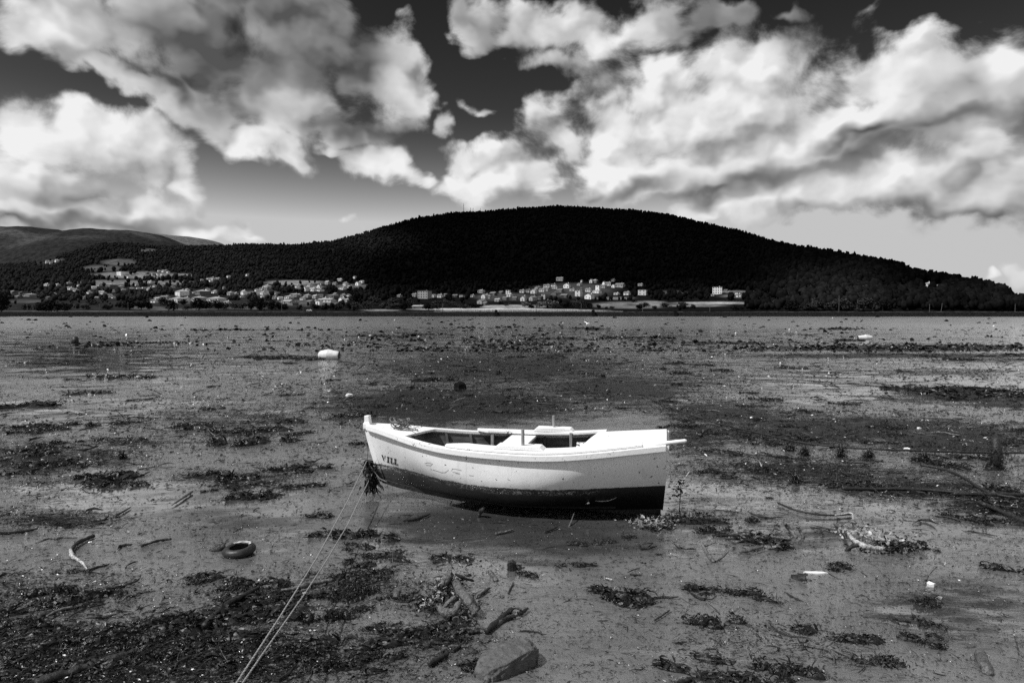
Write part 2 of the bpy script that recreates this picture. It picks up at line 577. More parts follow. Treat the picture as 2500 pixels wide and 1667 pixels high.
def build_mud():
    nr, nc = 760, 520
    ys = np.concatenate([np.linspace(-40, 3.0, 20), 3.0 * (486.0 / 3.0) ** np.linspace(0.004, 1, nr)])
    cs = np.linspace(-1.0, 1.0, nc)
    Y, Cc = np.meshgrid(ys, cs, indexing='ij')
    wdt = 0.92 * np.maximum(Y, 0) + 12 + 60 * np.clip((3 - Y) / 43.0, 0, 1)
    X = Cc * wdt
    Z = mud_z(X, Y)
    d = Y * math.cos(TH) + H * math.sin(TH)
    d = np.maximum(d, 0.5)
    PX = 1250 + F * X / d
    PY = 833.5 - F * (Y * math.sin(TH) - H * math.cos(TH)) / d
    W = weed_px(PX, PY)
    W[Y < 2.5] = 0.2
    Z += W * 0.012 * np.clip(Y / 12, 0.5, 2.0)
    # a shallow scour under the boat
    n0, n1 = Y.shape
    idx = np.arange(n0 * n1).reshape(n0, n1)
    q = np.stack([idx[:-1, :-1], idx[:-1, 1:], idx[1:, 1:], idx[1:, :-1]], -1).reshape(-1, 4)
    V = np.stack([X, Y, Z], -1).reshape(-1, 3)
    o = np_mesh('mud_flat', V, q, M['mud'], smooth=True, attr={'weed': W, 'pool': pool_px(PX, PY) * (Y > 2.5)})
    tag(o, 'wet grey tidal mud flat with shining ripples and weed film', None, None, 'structure')


build_mud()

# ------------------------------------------------------------------ land beyond the flat
CREST = [(-400, 690), (-150, 655), (0, 648), (60, 645), (100, 640), (159, 622), (247, 597), (300, 594), (381, 602), (455, 602), (550, 600), (600, 597), (733, 598),
         (760, 594), (808, 590), (882, 572), (935, 556), (1020, 533), (1116, 519), (1190, 517), (1275, 509), (1360, 504), (1424, 507), (1488, 512),
         (1562, 515), (1626, 524), (1700, 542), (1807, 566), (1913, 599), (1998, 616), (2072, 630), (2136, 640), (2190, 650), (2232, 672), (2285, 680),
         (2338, 688), (2392, 700), (2434, 713), (2462, 728), (2482, 741), (2520, 743), (2700, 746), (3000, 750)]
CX = np.array([c[0] for c in CREST], float); CE = 763.0 - np.array([c[1] for c in CREST], float) - 5.0
DCX = np.array([-500, 0, 700, 1500, 1850, 2050, 2500, 3000], float)
DCY = np.array([1500, 1500, 1800, 2000, 1500, 1000, 700, 650], float)
LOWD = np.array([486, 500, 560, 620, 700, 850, 1100], float)
LOWE = np.array([-0.5, 0.5, 6, 14, 28, 55, 90], float)


def land_z(X, Y):
    X = np.asarray(X, float); Y = np.asarray(Y, float)
    px = 1250 + F * X / Y
    ec = np.interp(px, CX, CE)
    dc = np.interp(px, DCX, DCY)
    # village slope, then hill to the crest
    low = np.interp(Y, LOWD, LOWE)
    t = np.clip((Y - 1100) / np.maximum(dc - 1100, 1), 0, 1)
    eA = np.where(Y < 1100, low, 90 + (ec - 90) * np.sin(t * math.pi / 2) ** 1.0)
    eA = np.minimum(eA, np.maximum(ec, 1) * 1.0)
    u = np.clip((Y - 492) / np.maximum(dc - 492, 1), 0, 1)
    eB = ec * np.sin(u * math.pi / 2) ** 0.9
    k = np.clip((px - 1700) / 260.0, 0, 1); k = k * k * (3 - 2 * k)
    e = eA * (1 - k) + eB * k
    z = H + Y * e / F
    zc = H + dc * ec / F
    z = np.where(Y > dc, zc * (1 - ((Y - dc) / 900.0) ** 2) - 2, z)
    und = (fbm(X * 0.012, Y * 0.012, 4, 40) - 0.5) * np.clip((Y - 520) / 300.0, 0, 1) * 9.0
    und = und * np.clip(np.abs(dc - Y) / 300.0, 0.15, 1)
    return np.maximum(z + und, 1.9 + 0.3 * vnoise(X * 0.05, Y * 0.1, 5))


FIELDS = [  # photo ellipses of open ground: x, y, rx, ry, albedo
    (330, 672, 130, 10, .10), (280, 690, 110, 8, .09), (420, 690, 60, 7, .09), (440, 672, 40, 5, .10), (250, 655, 60, 9, .05), (360, 612, 26, 6, .06),
    (290, 640, 50, 10, .05), (720, 690, 90, 7, .11), (740, 700, 60, 6, .10), (640, 715, 50, 8, .07), (600, 752, 60, 5, .06), (360, 752, 60, 6, .05), (430, 755, 140, 3, .06),
    (1250, 748, 110, 5, .16), (1180, 755, 200, 3.5, .30), (1340, 757, 160, 3, .26), (1540, 745, 120, 10, .10), (1580, 740, 60, 7, .12), (1500, 728, 60, 4, .08),
    (1740, 740, 130, 4, .18), (1700, 746, 90, 4, .12), (1830, 722, 90, 7, .07), (1880, 704, 50, 3, .16), (1800, 712, 60, 3, .1), (1900, 745, 60, 5, .06),
    (1250, 752, 60, 3, .2), (930, 757, 60, 2.5, .16), (140, 760, 300, 2, .05), (60, 735, 60, 6, .035), (750, 740, 120, 10, .05), (450, 735, 120, 8, .05), (860, 700, 60, 8, .05),
    (2110, 690, 60, 4, .03), (2270, 700, 60, 8, .03), (110, 635, 55, 8, .05), (1230, 725, 90, 12, .03), (1400, 710, 130, 22, .03), (1640, 715, 50, 8, .03),
]


def field_px(px, py):
    s = np.zeros_like(px); a = np.zeros_like(px)
    for cx, cy, rx, ry, al in FIELDS:
        d2 = ((px - cx) / rx) ** 2 + ((py - cy) / ry) ** 2
        w = np.clip(1.5 - d2 * 1.3, 0, 1)
        a = np.maximum(a, w * al); s = np.maximum(s, w)
    return s, a


def to_px(X, Y, Z):
    z = Z - H
    d = Y * math.cos(TH) - z * math.sin(TH)
    u = Y * math.sin(TH) + z * math.cos(TH)
    return 1250 + F * X / d, 833.5 - F * u / d


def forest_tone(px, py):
    """albedo of the wood: dark pine on the big hill with its cloud shadow put into the tone, paler mixed wood at the left and at the right foot"""
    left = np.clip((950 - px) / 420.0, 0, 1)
    t = 0.0013 + 0.0115 * left  # near-black base: dark pine plus the cloud shadow over the big hill
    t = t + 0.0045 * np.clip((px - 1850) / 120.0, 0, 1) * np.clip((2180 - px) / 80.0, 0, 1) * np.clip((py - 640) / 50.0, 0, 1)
    t = t + 0.008 * np.exp(-(((px - 900) / 90.0) ** 2 + ((py - 590) / 26.0) ** 2))  # sunlit patch on the hillside, put into the albedo
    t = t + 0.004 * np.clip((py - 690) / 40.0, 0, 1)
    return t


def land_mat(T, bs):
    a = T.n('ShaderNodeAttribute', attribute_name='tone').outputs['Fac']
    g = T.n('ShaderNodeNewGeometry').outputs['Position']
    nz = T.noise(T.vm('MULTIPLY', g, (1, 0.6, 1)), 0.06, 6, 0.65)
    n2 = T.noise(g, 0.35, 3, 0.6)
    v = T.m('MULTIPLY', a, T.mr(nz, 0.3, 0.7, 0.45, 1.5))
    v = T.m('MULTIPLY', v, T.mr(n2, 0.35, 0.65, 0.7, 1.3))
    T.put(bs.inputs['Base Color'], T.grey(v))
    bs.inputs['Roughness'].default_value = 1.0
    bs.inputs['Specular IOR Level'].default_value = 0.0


M['land'] = mat('land_cover', land_mat)


def build_land():
    ys = np.concatenate([np.linspace(486, 700, 90), np.linspace(705, 1150, 90), np.linspace(1160, 2050, 90), np.linspace(2080, 2900, 14)])
    cols = np.linspace(-900, 3400, 560)
    Y, PXc = np.meshgrid(ys, cols, indexing='ij')
    X = (PXc - 1250) / F * Y
    Z = land_z(X, Y)
    px, py = to_px(X, Y, Z)
    s, a = field_px(px, py)
    a = a * 1.3
    wob = np.clip(s + (fbm(X * 0.03, Y * 0.03, 3, 77) - 0.5) * 0.9 * (s > 0.02), 0, 1)
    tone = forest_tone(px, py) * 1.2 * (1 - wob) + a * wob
    n0, n1 = Y.shape
    idx = np.arange(n0 * n1).reshape(n0, n1)
    q = np.stack([idx[:-1, :-1], idx[:-1, 1:], idx[1:, 1:], idx[1:, :-1]], -1).reshape(-1, 4)
    o = np_mesh('hillside', np.stack([X, Y, Z], -1).reshape(-1, 3), q, M['land'], smooth=True, attr={'tone': tone})
    tag(o, 'dark wooded hill rising behind the villages', None, None, 'structure')


build_land()


def ridge(name, pts, D, depth, tone, label, rough=8.0, seed=1):
    xs = np.linspace(pts[0][0], pts[-1][0], 260)
    es = 763.0 - np.interp(xs, [p[0] for p in pts], [p[1] for p in pts])
    ts = np.linspace(-1, 1, 41)
    Tt, XX = np.meshgrid(ts, xs, indexing='ij')
    Y = D + Tt * depth
    X = (XX - 1250) / F * D
    E = np.interp(XX, xs, es)
    Z = H + D * E / F * np.cos(Tt * math.pi / 2) ** 0.8
    Z = Z + (fbm(X * 0.004, Y * 0.004, 5, seed) - 0.5) * rough * 6 * (1 - np.exp(-((Tt) / 0.3) ** 2)) + (fbm(X * 0.03, Y * 0.03, 2, seed) - 0.5) * rough
    n0, n1 = Y.shape
    idx = np.arange(n0 * n1).reshape(n0, n1)
    q = np.stack([idx[:-1, :-1], idx[:-1, 1:], idx[1:, 1:], idx[1:, :-1]], -1).reshape(-1, 4)
    pale = np.clip((fbm(X * 0.0022, Y * 0.003, 3, seed + 5) - 0.5) * 5, 0, 1)
    o = np_mesh(name, np.stack([X, Y, Z], -1).reshape(-1, 3), q, M['land'], smooth=True, attr={'tone': tone[0] + (tone[1] - tone[0]) * pale})
    tag(o, label, None, None, 'structure')


ridge('far_hills', [(-700, 640), (-400, 585), (-200, 560), (0, 560), (50, 559), (95, 558), (141, 562), (170, 567), (198, 572), (222, 566), (247, 564), (289, 566), (353, 568),
                    (388, 574), (420, 586), (455, 600), (560, 640), (700, 700)], 3300, 900, (0.020, 0.075), 'wooded hills at the far left behind the village', 8, 3)
ridge('distant_hill', [(100, 640), (200, 600), (300, 568), (353, 568), (423, 576), (470, 580), (512, 586), (535, 592), (552, 600), (640, 640), (760, 700)],
      5200, 900, (0.085, 0.11), 'pale bare hill farthest away at the left', 3, 8)


def on_land(px, py):
    r = ray(px, py)
    Ys = np.concatenate([np.arange(488, 1200, 1.0), np.arange(1200, 2100, 4.0)])
    zz = land_z(r.x * Ys, Ys)
    hit = np.nonzero(H + r.z * Ys <= zz)[0]
    Yh = Ys[hit[0]] if len(hit) else 1900.0
    return Vector((r.x * Yh, Yh, float(land_z(np.array([r.x * Yh]), np.array([Yh]))[0])))


# ------------------------------------------------------------------ the stone bank with its track, at the far edge of the mud
def build_bank():
    xs = np.arange(-620, 640, 1.6)
    rows = [(479.0, -0.3), (479.8, 0.8), (480.6, 2.1), (481.4, 2.9), (483.2, 3.15), (486.0, 3.0), (488.0, 2.6), (491.0, 1.6)]
    V = []
    for k, (y, z) in enumerate(rows):
        jz = (fbm(xs * 0.5, np.full_like(xs, k * 3.1), 3, 12) - 0.5)
        yy = y + (fbm(xs * 0.2, np.full_like(xs, k * 1.0), 2, 13) - 0.5) * 0.8
        amp = 0.9 if 0 < k < 5 else 0.2
        V.append(np.stack([xs, yy, z + jz * amp], -1))
    V = np.stack(V)
    n0, n1 = V.shape[:2]
    idx = np.arange(n0 * n1).reshape(n0, n1)
    q = np.stack([idx[:-1, :-1], idx[:-1, 1:], idx[1:, 1:], idx[1:, :-1]], -1).reshape(-1, 4)
    o = np_mesh('stone_bank', V.reshape(-1, 3), q, M['bank'])
    tag(o, 'long low dark stone bank closing the far edge of the mud flat', 'bank')
    # pale track behind the bank
    y0, y1 = 488.2, 491.5
    xs = np.arange(-620, 640, 8.0)
    V = np.stack([np.stack([xs, np.full_like(xs, y), np.full_like(xs, z)], -1) for y, z in ((487.0, 2.60), (489.0, 3.25), (491.0, 3.32), (493, 2.2))])
    n0, n1 = V.shape[:2]
    idx = np.arange(n0 * n1).reshape(n0, n1)
    q = np.stack([idx[:-1, :-1], idx[:-1, 1:], idx[1:, 1:], idx[1:, :-1]], -1).reshape(-1, 4)
    o = np_mesh('track', V.reshape(-1, 3), q, M['road'])
    tag(o, 'pale dirt track along the top of the stone bank', None, None, 'structure')


build_bank()

# ------------------------------------------------------------------ the boat
BL = 4.22                                    # length, metres; local x runs from bow to stern, local y to the far side
BOW = at(897, 1066, 9.97); BOW.z = 0.10
STERN = at(1628, 1085, 9.06); STERN.z = 0.10
BYAW = math.atan2(STERN.y - BOW.y, STERN.x - BOW.x)
BL = (STERN - BOW).length
SS = [0, .03, .07, .12, .2, .3, .4, .5, .6, .7, .8, .9, 1.0]
BB = [.035, .11, .20, .31, .47, .63, .73, .785, .80, .785, .735, .655, .56]
GG = [.945, .935, .918, .888, .838, .793, .775, .768, .765, .785, .825, .872, .918]       # sheer height
KK = [.16, .125, .09, .06, .01, -.04, -.075, -.10, -.10, -.10, -.095, -.075, -.045]                    # keel line
PP = [1.1, 1.2, 1.4, 1.8, 2.7, 3.9, 4.8, 5.0, 4.3, 3.2, 2.4, 2.0, 1.8]             # fullness of the section


def ci(xs, ys, s):
    """smooth interpolation (Catmull-Rom on uneven knots)"""
    s = min(max(s, xs[0]), xs[-1])
    i = 0
    while i < len(xs) - 2 and s > xs[i + 1]: i += 1
    x0, x1 = xs[i], xs[i + 1]
    t = (s - x0) / (x1 - x0)
    m0 = (ys[i + 1] - ys[i - 1]) / (xs[i + 1] - xs[i - 1]) if i > 0 else (ys[1] - ys[0]) / (xs[1] - xs[0])
    m1 = (ys[i + 2] - ys[i]) / (xs[i + 2] - xs[i]) if i < len(xs) - 2 else (ys[-1] - ys[-2]) / (xs[-1] - xs[-2])
    h = x1 - x0
    return (2 * t ** 3 - 3 * t * t + 1) * ys[i] + (t ** 3 - 2 * t * t + t) * h * m0 + (-2 * t ** 3 + 3 * t * t) * ys[i + 1] + (t ** 3 - t * t) * h * m1


def stem_x(z):
    """forward edge of the hull at height z: a raked, slightly curved stem"""
    t = max(0.0, min(1.0, (z - .12) / .80))
    return 0.24 * (1 - t) ** 1.25


def hull_pt(s, t, side=-1, inset=0.0):
    """t: 0 keel, 1 sheer; side -1 near, +1 far"""
    b = max(ci(SS, BB, s) - inset, 0.012); g = ci(SS, GG, s); k = ci(SS, KK, s); p = ci(SS, PP, s)
    z = k + (g - k) * t
    y = b * (1 - max(1 - t, 0) ** p)
    if inset: z = max(z, k + inset)
    x0 = stem_x(z)
    xa = BL - (1 - t) * 0.07                 # transom rake
    x = x0 + (xa - x0) * s
    return Vector((x, side * y, z))


def hull_mat(T, bs):
    co = T.n('ShaderNodeTexCoord').outputs['Object']
    xyz = T.n('ShaderNodeSeparateXYZ'); T.put(xyz.inputs[0], co)
    x, z = xyz.outputs[0], xyz.outputs[2]
    st = T.vm('MULTIPLY', co, (1, 1, 2.2))
    n1 = T.noise(st, 9, 6, 0.7)
    n2 = T.noise(st, 38, 4, 0.65)
    n3 = T.noise(co, 3.0, 4, 0.6)
    # waterline of the dark bottom paint: slightly higher at bow and stern
    u = T.m('DIVIDE', T.m('SUBTRACT', x, 2.35), 2.1)
    wl = T.m('ADD', WL, T.m('MULTIPLY', T.m('MULTIPLY', u, u), 0.055))
    edge = T.m('ADD', T.m('SUBTRACT', z, wl), T.m('ADD', T.m('MULTIPLY', T.m('SUBTRACT', n1, 0.5), T.mr(x, 3.0, 3.8, 0.050, 0.012)), T.m('MULTIPLY', T.m('SUBTRACT', n2, 0.5), T.mr(x, 3.0, 3.8, 0.026, 0.006))))
    paint = T.mr(edge, -0.004, 0.004)
    # flaking band: white paint showing through just below the line
    band = T.mr(T.m('ABSOLUTE', T.m('ADD', edge, T.mr(x, 0.5, 4.0, 0.035, 0.055))), 0.0, 0.05, 1, 0)
    flake = T.m('MULTIPLY', T.mr(T.m('ADD', T.m('MULTIPLY', n2, 0.65), T.m('MULTIPLY', n1, 0.35)), 0.525, 0.56), band)
    flake = T.m('MULTIPLY', flake, T.mr(x, 3.1, 3.5, 1, 0))
    # bottom paint paler towards the bow, darker towards the stern and lower down
    bot = T.mr(T.m('ADD', x, T.m('MULTIPLY', T.m('SUBTRACT', n3, 0.5), 2.0)), 0.3, 3.0, 0.085, 0.018)
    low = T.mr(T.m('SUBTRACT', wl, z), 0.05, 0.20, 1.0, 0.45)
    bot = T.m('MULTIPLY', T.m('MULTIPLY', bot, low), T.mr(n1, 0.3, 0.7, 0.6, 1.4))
    streak = T.noise(T.vm('MULTIPLY', co, (9, 9, 0.8)), 1.6, 4, 0.6)
    white = T.m('MULTIPLY', T.mr(n3, 0.3, 0.7, 0.76, 0.86), T.mr(streak, 0.55, 0.75, 1.0, 0.82))
    # chips, scratches and rust spots in the white paint
    sp = T.noise(co, 24, 2, 0.5)
    spots = T.mr(T.m('ADD', sp, T.mr(x, 3.9, 4.35, 0.0, 0.09)), 0.700, 0.725)
    scr = T.mr(T.m('ABSOLUTE', T.m('SUBTRACT', T.noise(T.vm('MULTIPLY', co, (1.0, 1.0, 3.2)), 4.2, 3, 0.6, 0.8), 0.5)), 0.0, 0.006, 1, 0)
    scm = T.m('MULTIPLY', T.mr(T.noise(co, 2.1, 2), 0.56, 0.62), T.mr(n2, 0.45, 0.6))
    dirt = T.mr(T.m('SUBTRACT', z, wl), 0.0, 0.10, 0.86, 1.0)
    white = T.m('MULTIPLY', white, T.mix(T.mr(n1, 0.4, 0.6), dirt, 1.0))
    white = T.mix(T.m('MAXIMUM', spots, T.m('MULTIPLY', T.m('MULTIPLY', scr, scm), 0.9)), white, 0.13)
    v = T.mix(paint, T.mix(flake, bot, 0.62), white)
    T.put(bs.inputs['Base Color'], T.grey(v))
    T.put(bs.inputs['Roughness'], T.mix(paint, 0.42, 0.45))
    T.put(bs.inputs['Specular IOR Level'], 0.35)
    hh = T.m('ADD', T.m('MULTIPLY', n2, 0.0018), T.m('ADD', T.m('MULTIPLY', T.noise(co, 2.2, 2), 0.02), T.m('MULTIPLY', paint, 0.001)))
    bump(T, bs, hh, 1.0, 0.7)


WL = 0.325
M['hull'] = mat('painted_hull', hull_mat)


def paint_mat(T, bs):
    co = T.n('ShaderNodeTexCoord').outputs['Object']
    n2 = T.noise(co, 30, 4, 0.65)
    n3 = T.noise(T.vm('MULTIPLY', co, (0.4, 2, 1)), 6, 4, 0.6)
    chips = T.mr(T.m('ADD', T.m('MULTIPLY', n2, 0.6), T.m('MULTIPLY', n3, 0.4)), 0.60, 0.64)
    v = T.mix(chips, T.mr(n3, 0.3, 0.7, 0.74, 0.82), 0.14)
    T.put(bs.inputs['Base Color'], T.grey(v))
    bs.inputs['Roughness'].default_value = 0.45
    bs.inputs['Specular IOR Level'].default_value = 0.4
    bump(T, bs, n2, 0.0025)


M['paint'] = mat('chipped_white_paint', paint_mat)
M['inner'] = simple('bare_grimy_planks', 0.022, 0.15, 5, 0.7, 0.004, detail=6, stretch=(0.5, 1, 2))
M['oldwood'] = simple('weathered_peg_wood', 0.14, 0.34, 30, 0.7, 0.002, stretch=(3, 3, 0.4))
M['letter'] = simple('black_stencil_paint', 0.012, 0.03, 20, 0.6)


def build_boat():
    boat = empty('rowing_boat', BOW, BYAW)
    tag(boat, 'white painted wooden rowing boat stranded on the mud, with dark bottom and letters VILL', 'rowing boat')
    ns, nt = 72, 30
    srow = [1 - (1 - i / ns) ** 1.0 for i in range(ns + 1)]
    srow = [i / ns for i in range(ns + 1)]
    # outer skin, both sides, continuous round the keel
    V, Fc = [], []
    ts = [math.sin((j / nt) * math.pi / 2) ** 1.6 for j in range(nt + 1)]
    line = [(-1, t) for t in reversed(ts)] + [(1, t) for t in ts[1:]]
    for s in srow:
        for side, t in line: V.append(hull_pt(s, t, side))
    n = len(line)
    for i in range(ns):
        for j in range(n - 1):
            a = i * n + j
            Fc.append((a, a + n, a + n + 1, a + 1))
    hull = mesh_obj('hull', V, Fc, M['hull'], boat, True)
    # inner skin
    V, Fc = [], []
    for s in [0.05 + 0.93 * k / ns for k in range(ns + 1)]:
        for side, t in line:
            p = hull_pt(s, t, side)
            a_ = hull_pt(min(s + .01, 1), t, side) - hull_pt(s - .01, t, side)
            b_ = hull_pt(s, min(t + .02, 1), side) - hull_pt(s, max(t - .02, 0), side)
            n_ = a_.cross(b_).normalized()
            if n_.y * side > 0: n_ = -n_
            q = p + n_ * .028
            if q.y * side < 0.002: q = Vector((p.x, 0.002 * side, p.z + .06))
            V.append(q)
    for i in range(ns):
        for j in range(n - 1):
            a = i * n + j
            Fc.append((a, a + 1, a + n + 1, a + n))
    mesh_obj('inner_planking', V, Fc, M['inner'], boat, True)
    # transom: slab closing the stern
    tv = [hull_pt(1.0, t, sd) for sd, t in line]
    tv2 = [v + Vector((0.028, 0, 0)) for v in tv]
    m = MB(); k = len(tv)
    m.add(tv + tv2, [tuple(range(k)), tuple(range(2 * k - 1, k - 1, -1))] + [(i, k + i, k + i + 1, i + 1) for i in range(k - 1)] + [(k - 1, 2 * k - 1, k, 0)])
    m.build('transom', M['hull'], boat)
    # keel batten along the bottom, rising into the stem
    secs = []
    for i in range(61):
        s = i / 60
        p = hull_pt(s, 0.0, -1)
        x, z = p.x, p.z
        w = 0.022
        secs.append([Vector((x, -w, z - 0.045)), Vector((x, w, z - 0.045)), Vector((x, w, z + 0.02)), Vector((x, -w, z + 0.02))])
    m = MB(); m.sweep(secs); bevel(m.build('keel', M['wood_dark'], boat), 0.006)
    # bilge battens low on each side
    for sd in (-1, 1):
        secs = []
        for i in range(50):
            s = 0.40 + 0.45 * i / 49
            t = 0.050
            p = hull_pt(s, t, sd); q = hull_pt(s, t + 0.035, sd)
            nrm = Vector((0, sd * 0.5, -0.86)) * 0.016
            secs.append([p, p + nrm, q + nrm, q])
        m = MB(); m.sweep(secs); m.build('bilge_batten', M['hull'], boat)
    # stem post with its head standing above the sheer
    m = MB(); secs = []
    for z in [0.13, .20, .30, .42, .56, .70, .82, .92]:
        x = stem_x(z)
        secs.append([Vector((x - .040, -.024, z)), Vector((x - .040, .024, z)), Vector((x + .045, .036, z)), Vector((x + .045, -.036, z))])
    m.sweep(secs); bevel(m.build('stem_post', M['hull'], boat), 0.008)
    m = MB()
    m.sweep([[Vector((-.045, -.050, .88)), Vector((-.045, .050, .88)), Vector((.075, .060, .88)), Vector((.075, -.060, .88))],
             [Vector((-.047, -.052, .955)), Vector((-.047, .052, .955)), Vector((.060, .056, .955)), Vector((.060, -.056, .955))],
             [Vector((-.030, -.040, .985)), Vector((-.030, .040, .985)), Vector((.050, .044, .985)), Vector((.050, -.044, .985))],
             [Vector((-.032, -.040, 1.07)), Vector((-.032, .040, 1.07)), Vector((.040, .042, 1.075)), Vector((.040, -.042, 1.075))]])
    bevel(m.build('stem_head', M['paint'], boat), 0.010, 3)
    # gunwales: rubbing rail outside and cap on top
    for sd in (-1, 1):
        secs = []; caps_ = []
        for i in range(81):
            s = 0.004 + 0.994 * i / 80
            p = hull_pt(s, 1.0, sd)
            g = p.z
            y0 = abs(p.y)
            ow, ih = 0.045, min(0.05, max(y0 - 0.01, 0.005))
            dz = 0.075
            secs.append([Vector((p.x, sd * (y0 - .002), g - dz)), Vector((p.x, sd * (y0 + ow), g - dz + .004)), Vector((p.x, sd * (y0 + ow), g + .006)), Vector((p.x, sd * (y0 - ih), g + .010)), Vector((p.x, sd * (y0 - ih), g - .035))])
        m = MB(); m.sweep(secs)
        bevel(m.build('gunwale', M['paint'], boat), 0.008)

    def deck(name, s0, s1, zoff, crown, thick, m_, nose=None, yfrac=1.0):
        rows = []
        N, K = 14, 12
        top, bot = [], []
        for i in range(N + 1):
            rt, rb = [], []
            for j in range(K + 1):
                v = -1 + 2 * j / K
                sa = s0 + (nose(v) if (nose and s0 > .5) else 0)
                sb = s1 + (nose(v) if (nose and s0 < .5) else 0)
                s = sa + (sb - sa) * i / N
                p = hull_pt(s, 1.0, 1)
                y = v * max(abs(p.y) - 0.012, 0.004) * yfrac
                z = p.z + zoff + crown * (1 - v * v) * min(1, abs(p.y) / .5)
                rt.append(Vector((p.x, y, z))); rb.append(Vector((p.x, y, z - thick)))
            top.append(rt); bot.append(rb)
        mm = MB()
        W = K + 1
        vs = [v for r_ in top for v in r_] + [v for r_ in bot for v in r_]
        off = (N + 1) * W
        fs = []
        for i in range(N):
            for j in range(K):
                a = i * W + j
                fs.append((a, a + W, a + W + 1, a + 1)); fs.append((off + a, off + a + 1, off + a + W + 1, off + a + W))
        for j in range(K):
            fs.append((j, j + 1, off + j + 1, off + j)); a = N * W + j
            fs.append((a, off + a, off + a + 1, a + 1))
        for i in range(N):
            a = i * W; fs.append((a, off + a, off + a + W, a + W)); a = i * W + K
            fs.append((a, a + W, off + a + W, off + a))
        mm.add(vs, fs)
        return mm.build(name, m_, boat, False)
    deck('foredeck', 0.012, 0.185, 0.0, 0.012, 0.03, M['paint'], nose=lambda v: 0.022 * v)
    deck('aft_deck', 0.765, 0.999, 0.020, 0.055, 0.035, M['paint'], nose=lambda v: 0.022 * v - 0.02 * (abs(v) ** 3))

    # side decks: a pale board lying along each side, with a raised pad under the thole pin
    def side_board(sd, s0, s1, wdt, over, zo, thick):
        secs = []
        N = 40
        for i in range(N + 1):
            u = i / N; s = s0 + (s1 - s0) * u
            p = hull_pt(s, 1.0, sd); y0 = abs(p.y) + over
            w = wdt * min(1, (0.10 + u * 9) ** 0.6) if u < 0.12 else wdt
            w *= 1 - 0.35 * max(0, (u - 0.8) / 0.2)
            z = p.z + zo
            secs.append([Vector((p.x, sd * y0, z - thick)), Vector((p.x, sd * y0, z)), Vector((p.x, sd * (y0 - w), z + .006)), Vector((p.x, sd * (y0 - w), z - thick))])
        mm = MB(); mm.sweep(secs)
        return bevel(mm.build('side_board', M['paint'], boat), 0.007, 2)
    side_board(-1, 0.325, 0.93, 0.27, 0.010, 0.042, 0.030)
    side_board(1, 0.345, 0.80, 0.22, 0.000, 0.050, 0.032)

    def pad(sd, s0, s1, y_in, y_out, zo, hgt):
        pa, pb = hull_pt(s0, 1, sd), hull_pt(s1, 1, sd)
        z0 = (pa.z + pb.z) / 2 + zo
        xa, xb = pa.x, pb.x
        c = 0.06
        secs = []
        for y in (y_in, y_out):
            secs.append([Vector((xa, sd * y, z0)), Vector((xa + c, sd * y, z0 + hgt)), Vector((xb - c, sd * y, z0 + hgt)), Vector((xb, sd * y, z0))])
        mm = MB(); mm.sweep(secs)
        return bevel(mm.build('oarlock_pad', M['paint'], boat), 0.008, 2)
    pad(-1, 0.480, 0.640, 0.52, 0.735, 0.043, 0.050)
    pad(1, 0.545, 0.690, 0.60, 0.78, 0.052, 0.060)

    def pin(x, y, z0, z1, r_, tilt=0.0):
        mm = MB()
        mm.tube([(x, y, z0), (x + tilt * .5, y, (z0 + z1) / 2), (x + tilt, y + .004, z1)], [r_, r_ * 1.02, r_ * 0.96], 10)
        return bevel(mm.build('thole_pin', M['oldwood'], boat), 0.003, 1)
    # thwart across the boat
    pa = hull_pt(0.515, 1, 1)
    m = MB()
    m.box((pa.x, 0, pa.z - 0.015), (0.36, 1.44, 0.034)); bevel(m.build('thwart', M['paint'], boat), 0.006)
    m = MB()
    m.box((pa.x + .16, 0, pa.z - 0.065), (0.03, 1.40, 0.06)); m.build('thwart_beam', M['inner'], boat)
    # posts rising from the floor at the far side
    for s, y, w in ((0.405, .60, .045), (0.68, .63, .04)):
        p = hull_pt(s, 1, 1)
        m = MB(); m.box((p.x, y - 0.06, (p.z + .15) / 2 + .06), (w, 0.035, p.z - .16)); bevel(m.build('frame_post', M['oldwood'], boat), 0.003, 1)
    # frames inside the hull
    for s in (0.24, 0.32, 0.45, 0.58, 0.74):
        for sd in (-1, 1):
            secs = []
            for j in range(14):
                t = 0.03 + 0.93 * (j / 13) ** 1.2
                p = hull_pt(s, t, sd, 0.03); q = hull_pt(s, t, sd, 0.06)
                secs.append([Vector((p.x - .018, p.y, p.z)), Vector((p.x + .018, p.y, p.z)), Vector((q.x + .018, q.y, q.z)), Vector((q.x - .018, q.y, q.z))])
            m = MB(); m.sweep(secs); m.build('frame_rib', M['inner'], boat)
    # floor boards
    for k in range(6):
        m = MB(); y = -0.30 + k * 0.12
        m.box((2.5, y, 0.135), (1.8, 0.11, 0.018)); m.build('floor_board', M['inner'], boat)
    m = MB()
    m.box((hull_pt(.175, 1, 1).x, 0, .66), (0.025, .60, .36)); m.build('bulkhead', M['inner'], boat)
    # eye on the stem, iron fitting at the transom corner
    m = MB()
    zc = 0.70; xc = stem_x(zc) - .055
    m.tube([(xc + .02 * math.cos(a) - .012, 0.0, zc + .026 * math.sin(a)) for a in [k * math.pi / 6 for k in range(12)]] + [(xc + .008, 0, zc)], 0.006, 6); m.build('eye_bolt', M['rope_dark'], boat)
    return boat, pin


boat, pin = build_boat()
pn = hull_pt(0.572, 1, -1); pf = hull_pt(0.617, 1, 1)
pin(pn.x, -0.655, pn.z + .02, pn.z + .305, .022, -.004)
pin(pf.x, 0.70, pf.z + .03, pf.z + .285, .021, -.012)


def boat_w(p):
    return BOW + Matrix.Rotation(BYAW, 3, 'Z') @ Vector(p)


